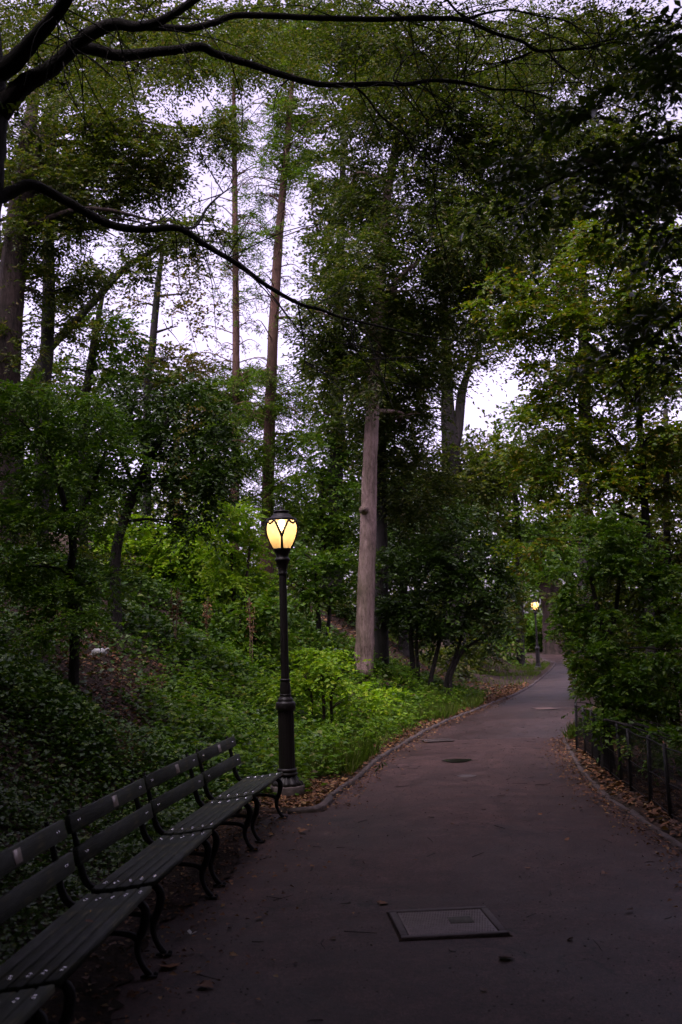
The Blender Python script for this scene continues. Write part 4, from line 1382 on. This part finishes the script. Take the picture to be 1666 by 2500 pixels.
# grit, seeds and twig bits on the asphalt
n = 5200
y = 3.6 + 18 * rng.random(n) ** 1.4
x = x_pave(y) + (x_right(y) - x_pave(y)) * rng.random(n)
a = flat_leaves(np.stack([x, y, zpath(y) + .016], 1), .016, .55, .006, .4)
mb = MB().add(*leaves_mesh(*a))
for _ in range(150):
    y = 4.2 + 20 * rng.random() ** 1.3
    x = float(x_pave(y)) + float(x_right(y) - x_pave(y)) * rng.beta(.6, .6)
    an, L = rng.uniform(0, 6.28), rng.uniform(.05, .22)
    q = np.array([x, y, float(zpath(y)) + .026])
    d = np.array([math.cos(an), math.sin(an), 0]) * L
    mb.add(*tube([q, q + d * .5 + rng.normal(size=3) * [.012, .012, .001], q + d], [.0035, .003, .0018], 4, 0, 5, cap=False))
link('path_debris', mb.mesh('path_debris', simple_mat('dark_seed', (.022, .014, .012), .8)), kind='stuff', label='dark seeds and crumbs scattered over the asphalt')

# single fallen leaves on the path
dead_leaf = lobed_leaf_mesh('dead_leaf', M['litter'])
named = [((415, 2363), .15, 'orange dead leaf by the front foot of the second nearest bench'), ((486, 2402), .11, 'small orange leaf lying alone on the asphalt past the bench feet'),
         ((1130, 2530), .1, None), ((730, 2032), .1, 'reddish leaf on the asphalt before the kerb corner'), ((622, 2072), .12, 'dead leaf beside the feet of the bench nearest the lamp'),
         ((924, 2206), .09, 'reddish leaf near the upper left of the iron cover'), ((1218, 2338), .1, 'brown leaf on the asphalt right below the iron cover'), ((1390, 2050), .1, None), ((1290, 2120), .09, None),
         ((1480, 2130), .1, None), ((1545, 2220), .09, None), ((820, 2290), .08, None), ((640, 2240), .09, None), ((700, 2120), .08, None), ((1100, 2010), .08, None), ((1240, 1930), .08, None), ((1320, 1985), .09, None),
         ((1180, 2420), .08, None), ((560, 2330), .09, None), ((330, 2420), .1, None), ((1010, 2100), .07, None), ((1400, 2290), .09, None)]
for (px, py), s, lab in named:
    if py > 2495:
        continue
    q = gp(px, py, .025)
    g = None if lab else 'dead leaves lying singly on the path'
    o = link('fallen_leaf', dead_leaf, None, tuple(q), None, lab or 'single brown dead leaf lying flat on the open asphalt', 'leaf', g)
    s = s if lab else s * .6
    o.scale = (s, s, s)
    o.rotation_euler = (rng.normal() * .2, rng.normal() * .2, rng.uniform(0, 6.28))

# ------------------------------------------------------------------ things set in the path
q = [gp(*c)[:2] for c in ((961, 2237), (1197, 2224), (1233, 2293), (970, 2304))]
cc = np.mean(q, axis=0)
ex = (q[1] - q[0] + q[2] - q[3]) / 2
ey = (q[0] - q[3] + q[1] - q[2]) / 2
wx, wy = np.linalg.norm(ex), np.linalg.norm(ey)
ang = math.atan2(ex[1], ex[0])
hc = thing('utility_cover', 'rectangular iron cover with dimpled lid set in the path', 'manhole cover', (cc[0], cc[1], .018), rotz=ang)
mb = MB()
for sx, sy, c in ((wx + .03, .014, (0, wy / 2 + .006, -.002)), (wx + .03, .018, (0, -wy / 2 - .008, -.002)), (.014, wy - .004, (wx / 2 + .006, 0, -.002)), (.014, wy - .004, (-wx / 2 - .006, 0, -.002))):
    Vb, Fb = box(sx, sy, .012, c, .003)
    mb.add(Vb + rng.normal(size=Vb.shape) * [.005, .005, 0], Fb)
link('dirt_joint', mb.mesh('dirt_joint', M['soil']), hc)
mb = MB()
fw = .045
for sx, sy, c in ((wx, fw, (0, wy / 2 - fw / 2, .004)), (wx, fw, (0, -wy / 2 + fw / 2, .004)), (fw, wy - 2 * fw - .002, (wx / 2 - fw / 2, 0, .004)), (fw, wy - 2 * fw - .002, (-wx / 2 + fw / 2, 0, .004))):
    mb.add(*box(sx, sy, .03, c, .004))
link('frame', mb.mesh('frame', M['cover_frame']), hc)
link('lid', MB().add(*box(wx - 2 * fw - .012, wy - 2 * fw - .012, .02, (0, 0, .004), .003)).mesh('lid', M['cover']), hc)
mb = MB()
dimple = lathe([(.006, 0), (.005, .003), (.0001, .004)], 5)
for ix in range(30):
    for iy in range(14):
        x = -wx / 2 + fw + .03 + ix * (wx - 2 * fw - .06) / 29 + (.004 if iy % 2 else -.004)
        y = -wy / 2 + fw + .02 + iy * (wy - 2 * fw - .04) / 13
        if .02 < x < .17 and -.05 < y < .085:
            continue
        mb.add(dimple[0] + [x, y, .0135], dimple[1])
o = link('dimple', mb.mesh('dimple', M['cover']), hc, kind='stuff')
link('pocket', MB().add(*box(.15, .14, .006, (.095, .018, .0155), .002)).mesh('pocket', simple_mat('mossy_concrete', (.055, .052, .04), .9, 0, 25, .5)), hc)

c = gp(1117, 1860)
o = link('puddle', sheet(np.array([gp(1080, 1861)[:2], gp(1105, 1866)[:2], gp(1140, 1863)[:2], gp(1152, 1858)[:2], gp(1115, 1857)[:2], gp(1090, 1858)[:2]]), .026, 'puddle', M['puddle'], 26, .03), kind=None,
         label='thin dark puddle in a hollow of the path', category='puddle')
c = gp(1140, 1899)
vc = thing('valve_cover', 'small round iron cover below the puddle', 'manhole cover', (c[0], c[1], .014))
link('ring', MB().add(*lathe([(.10, 0), (.10, .014), (.125, .014), (.125, 0)], 24)).mesh('ring', M['cover_frame']), vc)
link('lid', MB().add(*lathe([(.0001, .011), (.096, .011), (.098, .0)], 24)).mesh('lid', M['cover_frame']), vc)
c = gp(1068, 1811)
dg_ = thing('drain_grate', 'slotted iron drain grate at the left kerb', 'drain', (c[0], c[1], .02), rotz=.15)
link('backing', MB().add(*box(.50, .30, .006, (0, 0, -.006))).mesh('backing', M['puddle']), dg_)
for k in range(11):
    link('bar', MB().add(*box(.016, .28, .012, (-.23 + k * .046, 0, .006), .003)).mesh('bar', M['cover_frame']), dg_)
link('rim', MB().add(*box(.54, .02, .014, (0, .155, .006), .003)).add(*box(.54, .02, .014, (0, -.155, .006), .003)).mesh('rim', M['cover_frame']), dg_)
c = gp(1330, 1732)
pl = thing('iron_plate', 'worn rusty plate in the path where it narrows', 'manhole cover', (c[0], c[1], .024), rotz=.1)
link('plate', MB().add(*box(.46, .5, .012, (0, 0, 0), .004)).mesh('plate', simple_mat('rusty_iron', (.085, .050, .042), .85, 0, 12, .4)), pl)
link('rim', MB().add(*box(.54, .03, .010, (0, .275, 0), .003)).add(*box(.54, .03, .010, (0, -.275, 0), .003)).mesh('rim', M['cover_frame']), pl)

# sprig and scraps
c = gp(925, 1893, .01)
sp = thing('leafy_sprig', 'small drooping sprig with dark narrow leaves at the kerb edge', 'twig', tuple(c))
mb = MB().add(*tube([(-.03, 0, 0), (-.01, 0, .09), (.02, .0, .15), (.06, 0, .17)], [.004, .003, .003, .002], 5, 0, 12))
link('stem', mb.mesh('stem', M['bark_dark']), sp)
for (x, z), (dx, dz) in zip([(-.01, .1), (.02, .15), (.04, .16), (.06, .17), (0, .13), (.05, .165)], [(-.5, -.8), (-.2, -1), (.3, -1), (.8, -.6), (-.8, -.4), (.1, -1)]):
    lm = leaves_mesh(np.array([[x, 0, z]]), np.array([[dx, rng.normal() * .3, dz]]), np.array([[.3, -1, .3]]), np.array([.085]), np.array([.022]))
    link('leaf', mesh_np('leaf', *lm, M['leaf_dark']), sp)
c = gp(465, 2283, .012)
mb = MB()
for k in range(3):
    V = np.array([(0, 0, 0), (.03, .012, .014), (.045, -.008, .02), (.015, -.016, .008)]) @ np.array(Matrix.Rotation(k * 2.0, 3, 'Z')).T
    mb.add(V + [0, 0, .004], np.array([(0, 1, 2), (0, 2, 3)]))
link('paper_scrap', mb.mesh('paper_scrap', M['white']), loc=tuple(c), label='tiny torn white scrap on the asphalt beside the nearest bench feet', category='litter')


def on_bank(px, py):
    d = ray(px, py)
    for Y in np.arange(6, 40, .05):
        P = np.array([d[0] / d[1] * Y, Y, H + d[2] / d[1] * Y])
        if P[2] < float(zt(P[0], P[1])):
            return P
    return P


c = on_bank(243, 1624)
mb = MB()
V, F = lathe([(.001, 0), (.09, .01), (.14, .05), (.13, .11), (.08, .15), (.001, .16)], 12)
V = V * (1 + .18 * np.sin(V[:, :1] * 41 + V[:, 1:2] * 33) * [1, 1, .6])
mb.add(V, F)
mb.add(*tube([(.1, 0, .1), (.17, 0, .15), (.2, .02, .12)], [.03, .02, .008], 6, .1, 8))
mb.add(*tube([(-.1, 0, .03), (-.2, 0, .05)], [.025, .008], 6, .1, 5))
o = link('plastic_bag', mb.mesh('plastic_bag', M['white'], True), loc=tuple(c + [0, 0, .12]), label='crumpled white bag caught in the ivy on the bank', category='bag')
o.scale = (.72, .72, .72)

# dry weed stalks on the bank
for k, (px, py, hgt, lab) in enumerate([(428, 1590, 1.25, 'leftmost brown dried stalk standing on the bank'), (505, 1580, 1.1, 'dried seed head stalk midway between bank bush and lamp'), (613, 1640, 1.5, 'tall dried stalk close to the left of the lamp post')]):
    c = on_bank(px, py)
    dw = thing('dry_weed', lab, 'plant', tuple(c), 'dried weed stalks on the bank')
    mb, lf = MB(), []
    for s in range(3):
        e = np.array([rng.normal() * .12, rng.normal() * .1, hgt * rng.uniform(.75, 1)])
        mb.add(*tube([(rng.normal() * .03, rng.normal() * .03, -.1), e * [.4, .4, .5], e], [.010, .008, .004], 5, .05, 8))
        kk = 34
        t = rng.uniform(.5, 1, kk)
        C = e * t[:, None] + rng.normal(size=(kk, 3)) * .03
        L = rng.uniform(.04, .10, kk)
        lf.append([C, unit(kk) + [0, 0, -.3], unit(kk), L, L * .4])
    simple = M.setdefault('dry', simple_mat('dry_stalk', (.16, .10, .065), .9))
    link('stalk', mb.mesh('stalk', simple), dw)
    link('foliage', mesh_np('foliage', *leaves_mesh(*cat(lf)), M['litter']), dw, kind='stuff')

# ------------------------------------------------------------------ benches
IRON_A, IRON_B, BLEN = .14, None, None
fr = MB()


def iron_mesh():
    mb = MB()
    back = [(.0, .400), (.07, .388), (.17, .374), (.28, .366), (.36, .375), (.415, .42), (.445, .50), (.465, .60), (.49, .70), (.525, .83)]
    mb.add(*tube([(0, y, z) for y, z in back], [.020, .020, .018, .018, .021, .024, .022, .019, .017, .013], 8, 0, 40, 1.0, (1, 0, 0)))
    leg = [(.01, .395), (-.022, .372), (-.034, .33), (-.022, .26), (.006, .195), (.010, .13), (-.012, .07), (-.045, .025), (-.065, .012)]
    mb.add(*tube([(0, y, z) for y, z in leg], [.022, .025, .026, .024, .022, .018, .017, .019, .016], 8, 0, 36, 1.0, (1, 0, 0)))
    rear = [(.34, .37), (.375, .30), (.365, .22), (.375, .14), (.42, .06), (.47, .012)]
    mb.add(*tube([(0, y, z) for y, z in rear], [.022, .021, .020, .018, .018, .016], 8, 0, 26, 1.0, (1, 0, 0)))
    mb.add(*tube([(0, .004, .20), (0, .06, .225), (0, .18, .235), (0, .30, .222), (0, .366, .20)], [.026, .018, .016, .018, .022], 8, 0, 20, 1.0, (1, 0, 0)))
    mb.add(*box(.05, .09, .014, (0, -.055, .009), .004))
    mb.add(*box(.05, .09, .014, (0, .47, .009), .004))
    V, F = lathe([(.013, 0), (.013, .012), (.0001, .016)], 8)
    mb.add(V + [0, -.09, .014], F)
    return mb.mesh('end_frame', M['iron'], True)


iron = iron_mesh()
slat_w, slat_t = .066, .034
seat_pos = [(-.002, .428, .16), (.076, .415, .11), (.152, .403, .07), (.228, .395, .02), (.304, .392, -.05)]
back_pos = [(.425, .585, 1.36), (.475, .765, 1.33)]
screw = MB().add(*lathe([(.010, 0), (.0095, .002), (.005, .004), (.0001, .0048)], 8)).mesh('screw', M['steel'], True)
_slatcache = {}


def slat_mesh(L, w, key):
    k = (round(L, 3), round(w, 3))
    if k not in _slatcache:
        _slatcache[k] = MB().add(*box(L, w, slat_t, (0, 0, 0), .005)).mesh(key, M['wood'])
    return _slatcache[k]


def bench(P0, P1, label):
    """P0, P1: ground points of the near and far front feet."""
    P0, P1 = np.array(P0), np.array(P1)
    v = P1 - P0
    span = np.linalg.norm(v)
    L = span + .28
    ang = math.atan2(v[1], v[0])
    nrm = np.array([-v[1], v[0]]) / span           # towards the bank
    o0 = P0 + nrm * .065
    t = thing('park_bench', label, 'bench', (o0[0], o0[1], .012), 'row of benches beside the path', ang)
    for x in (0, span):
        o = link('end_frame', iron, t, (x, 0, 0))
    sm = slat_mesh(L, slat_w, 'seat_slat')
    for y, z, tilt in seat_pos:
        s = link('seat_slat', sm, t, (span / 2, y, z))
        s.rotation_euler = (-tilt, 0, 0)
        for x in (-span / 2, span / 2):
            for dx in (-.017, .017):
                link('screw', screw, s, (x + dx, rng.normal() * .004, slat_t / 2))
    bm = slat_mesh(L, .105, 'back_board')
    for k, (y, z, tilt) in enumerate(back_pos):
        s = link('back_board', bm, t, (span / 2, y, z))
        s.rotation_euler = (tilt, 0, 0)
        for x in (-span / 2, span / 2):
            for dx in (-.017, .017):
                link('screw', screw, s, (x + dx, 0, slat_t / 2))
        if k == 1:
            pq = MB().add(*box(.10, .070, .003, (0, 0, 0), .001)).mesh('plaque', M['plaque'])
            link('plaque', pq, s, (.04 + rng.normal() * .02, 0, slat_t / 2 + .0016))
    return t


A1, A2, B1, B2, C1, C2, D1 = BEN_FRONT
u = np.array([.05, 1.0])
u /= np.linalg.norm(u)
Z2 = A1 - u * 1.31
Z1 = Z2 - u * .34
bench(C2, D1, 'park bench nearest the lamp, at the far end of the row')
bench(B2, C1, 'park bench second from the lamp in the row')
bench(A2, B1, 'park bench in the middle of the row, third from the lamp')
bench(Z2, A1, 'park bench fourth from the lamp, with an orange leaf by its foot')
bench(Z1 - u * 1.31, Z1, 'park bench cut off by the bottom left corner, last of the row from the lamp')

q = np.array(list(A1)) - u * .55 + np.array([-.2, 0])
o = link('fallen_leaf', dead_leaf, None, (q[0], q[1], .455), None, 'small reddish dead leaf lying on the nearest bench seat', 'leaf')
o.scale = (.05, .05, .05)

# ------------------------------------------------------------------ lamp posts
kz = 1.636e-3


def hz(y):
    return (2150 - y) * kz


def prof(*pts):
    return [(r * kz, hz(y)) for y, r in pts]


def glob(y):
    """radius of the glass at zoom row y."""
    return np.interp(y, [188, 205, 225, 245, 270, 300, 330, 360, 385, 410], [92, 106, 112, 114, 112, 106, 96, 83, 71, 58]) * kz


lamp_meshes = []
lamp_meshes.append(('plinth', MB().add(*lathe(prof((2165, 118), (2150, 124), (2085, 124), (2078, 118), (2074, 60)), 24)).mesh('plinth', M['concrete']), []))
skirt = lathe(prof((2080, 112), (2072, 116), (2055, 108), (2040, 90), (2022, 74), (2010, 66)), 48, None, 12, .13)
mb = MB().add(*skirt).add(*lathe(prof((2012, 66), (2006, 76), (1996, 78), (1990, 68), (1982, 68), (1976, 72), (1966, 70), (1960, 60)), 32))
lamp_meshes.append(('base', mb.mesh('base', M['lamp_iron'], True), []))
lamp_meshes.append(('lower_column', MB().add(*lathe(prof((1964, 58), (1900, 57.5), (1800, 57), (1700, 56.5), (1600, 56), (1556, 56)), 64, None, 16, .09)).mesh('lower_column', M['lamp_iron'], True), []))
mb = MB().add(*lathe(prof((1560, 56), (1552, 68), (1540, 71), (1512, 71), (1500, 67), (1496, 54), (1486, 58), (1474, 50), (1464, 42), (1456, 40), (1450, 43), (1444, 38)), 32))
lamp_meshes.append(('collar', mb.mesh('collar', M['lamp_iron'], True), []))
mb = MB().add(*lathe(prof((1446, 37), (1420, 40), (1390, 38), (1360, 33), (1352, 33), (1347, 37), (1341, 36), (1337, 30)), 28))
lamp_meshes.append(('bell', mb.mesh('bell', M['lamp_iron'], True), []))
lamp_meshes.append(('shaft', MB().add(*lathe(prof((1340, 29.5), (1100, 28.5), (850, 27.5), (590, 26.5)), 48, None, 12, .12)).mesh('shaft', M['lamp_iron'], True), []))
mb = MB().add(*lathe(prof((596, 27), (590, 33), (582, 33), (578, 30), (545, 34), (515, 42), (500, 48), (494, 55), (482, 56), (476, 52), (470, 44), (450, 46), (430, 54), (418, 62), (408, 66), (404, 64), (402, 50), (402, 1)), 32))
lamp_meshes.append(('capital', mb.mesh('capital', M['lamp_iron'], True), []))
gy = np.linspace(404, 188, 22)
lamp_meshes.append(('globe', MB().add(*lathe([(glob(y), hz(y)) for y in gy], 40)).mesh('globe', M['globe'], True), []))


def on_globe(y, az, off=.004):
    r = glob(y) + off
    return (r * math.sin(az), -r * math.cos(az), hz(y))


for k in range(4):
    az = k * math.pi / 2 + R(3)
    mb = MB()
    ys_ = np.linspace(404, 322, 10)
    mb.add(*tube([on_globe(y, az) for y in ys_], np.linspace(.016, .013, 10), 8))
    for sgn in (-1, 1):
        pts = [on_globe(y, az + sgn * a) for y, a in ((330, 0), (310, .05), (285, .13), (260, .22), (235, .32), (212, .44), (198, .54))]
        mb.add(*tube(pts, [.0125] * 7, 8, 0, 24))
    pts = [on_globe(y, az + a, .006) for y, a in ((198, .46), (212, .56), (224, .70), (228, .785), (224, .87), (212, 1.01), (198, 1.11))]
    mb.add(*tube(pts, [.0115] * 7, 8, 0, 24))
    ys_ = np.linspace(330, 190, 10)
    if k in (1, 3):
        mb.add(*tube([on_globe(y, az, .002) for y in ys_], [.013] * 10, 8))
    lamp_meshes.append(('rib', mb.mesh('rib', M['lamp_iron'], True), []))
mb = MB().add(*lathe(prof((204, 108), (192, 112), (184, 106), (180, 84), (172, 78), (160, 68), (150, 56), (144, 50), (142, 58), (134, 60), (128, 56), (126, 40), (122, 20), (120, 13), (108, 15), (98, 12), (92, 5), (90, .1)), 36))
lamp_meshes.append(('cap', mb.mesh('cap', M['lamp_iron'], True), []))
V, F = lathe([(.0005, -.07), (.03, -.06), (.043, -.02), (.043, .03), (.03, .06), (.0005, .07)], 16)
lamp_meshes.append(('bulb', MB().add(V + [0, 0, hz(232)], F).mesh('bulb', M['bulb'], True), []))


def lamp(c, label, tilt=(0, 0), s=1.0, rz=0.0, power=60):
    t = thing('lamp_post', label, 'lamp post', tuple(c), 'lit lamp posts along the path', rz)
    t.scale = (s, s, s)
    t.rotation_euler = (tilt[0], tilt[1], rz)
    for nm, me, _ in lamp_meshes:
        link(nm, me, t)
    ld = bpy.data.lights.new('lamp_glow', 'POINT')
    ld.energy = power
    ld.color = (1.0, .64, .38)
    ld.shadow_soft_size = .05
    lo = bpy.data.objects.new('lamp_glow', ld)
    COL.objects.link(lo)
    lo.parent = t
    lo.location = (0.0, -.0, hz(218))
    return t


c = gp(703, 1950)
c[2] = float(zt(c[0], c[1]))
lamp(c, 'tall black iron lamp post with a glowing amber lantern beside the benches', (0, R(-.3)), power=6.5)
c = gp(1315, 1637)
c[2] = float(zt(c[0], c[1])) - .02
lamp(c, 'distant black lamp post with a small bright lantern at the bend', (0, R(-.6)), 1.0, .6, power=16)

# ------------------------------------------------------------------ fence
base_px = [(1410, 1838), (1432, 1850), (1450, 1864), (1466, 1884), (1493, 1906), (1520, 1926), (1543, 1942), (1590, 1976), (1640, 2012), (1700, 2055)]
fp = np.array([gp(*c_)[:2] for c_ in base_px])
fs = np.r_[0, np.cumsum(np.linalg.norm(np.diff(fp, axis=0), axis=1))]
Q = fp[0]
fz = float(zt(Q[0], Q[1]))
fence = thing('wire_fence', 'low black wire mesh fence with thin posts right of the path', 'fence', (Q[0], Q[1], fz))
FH = .66


def fpt(s, z):
    x, y = np.interp(s, fs, fp[:, 0]), np.interp(s, fs, fp[:, 1])
    return np.array([x - Q[0], y - Q[1], float(zt(x, y)) - fz + z])


post_s = list(fs)
for s in post_s:
    p0 = fpt(s, -.1)
    p1 = fpt(s, FH + .04) + rng.normal(size=3) * [.015, .015, .01]
    link('post', MB().add(*tube([p0, (p0 + p1) / 2, p1], [.022, .021, .021], 7)).mesh('post', M['iron']), fence)
for z in (.05, .33, FH):
    q = np.array([fpt(s, z + .008 * math.sin(s * 5)) for s in np.linspace(0, fs[-1], 40)])
    link('rail_wire', MB().add(*tube(q, [.005 if z < FH else .008] * 40, 5)).mesh('rail_wire', M['iron']), fence)
for a, b_ in zip(post_s[:-1], post_s[1:]):
    mb = MB()
    for s in np.arange(a + .02, b_, .028):
        mb.add(*tube([fpt(s, .01), fpt(s, FH)], [.0024, .0024], 3, 0, None, 1, None, False))
    for z in np.arange(.1, FH, .1):
        mb.add(*tube([fpt(a, z), fpt(b_, z)], [.002, .002], 3, 0, None, 1, (0, 0, 1), False))
    o = link('wire_mesh', mb.mesh('wire_mesh', M['iron']), fence, kind='stuff')

print('LEAVES', N_LEAVES, 'OBJECTS', len(bpy.data.objects))
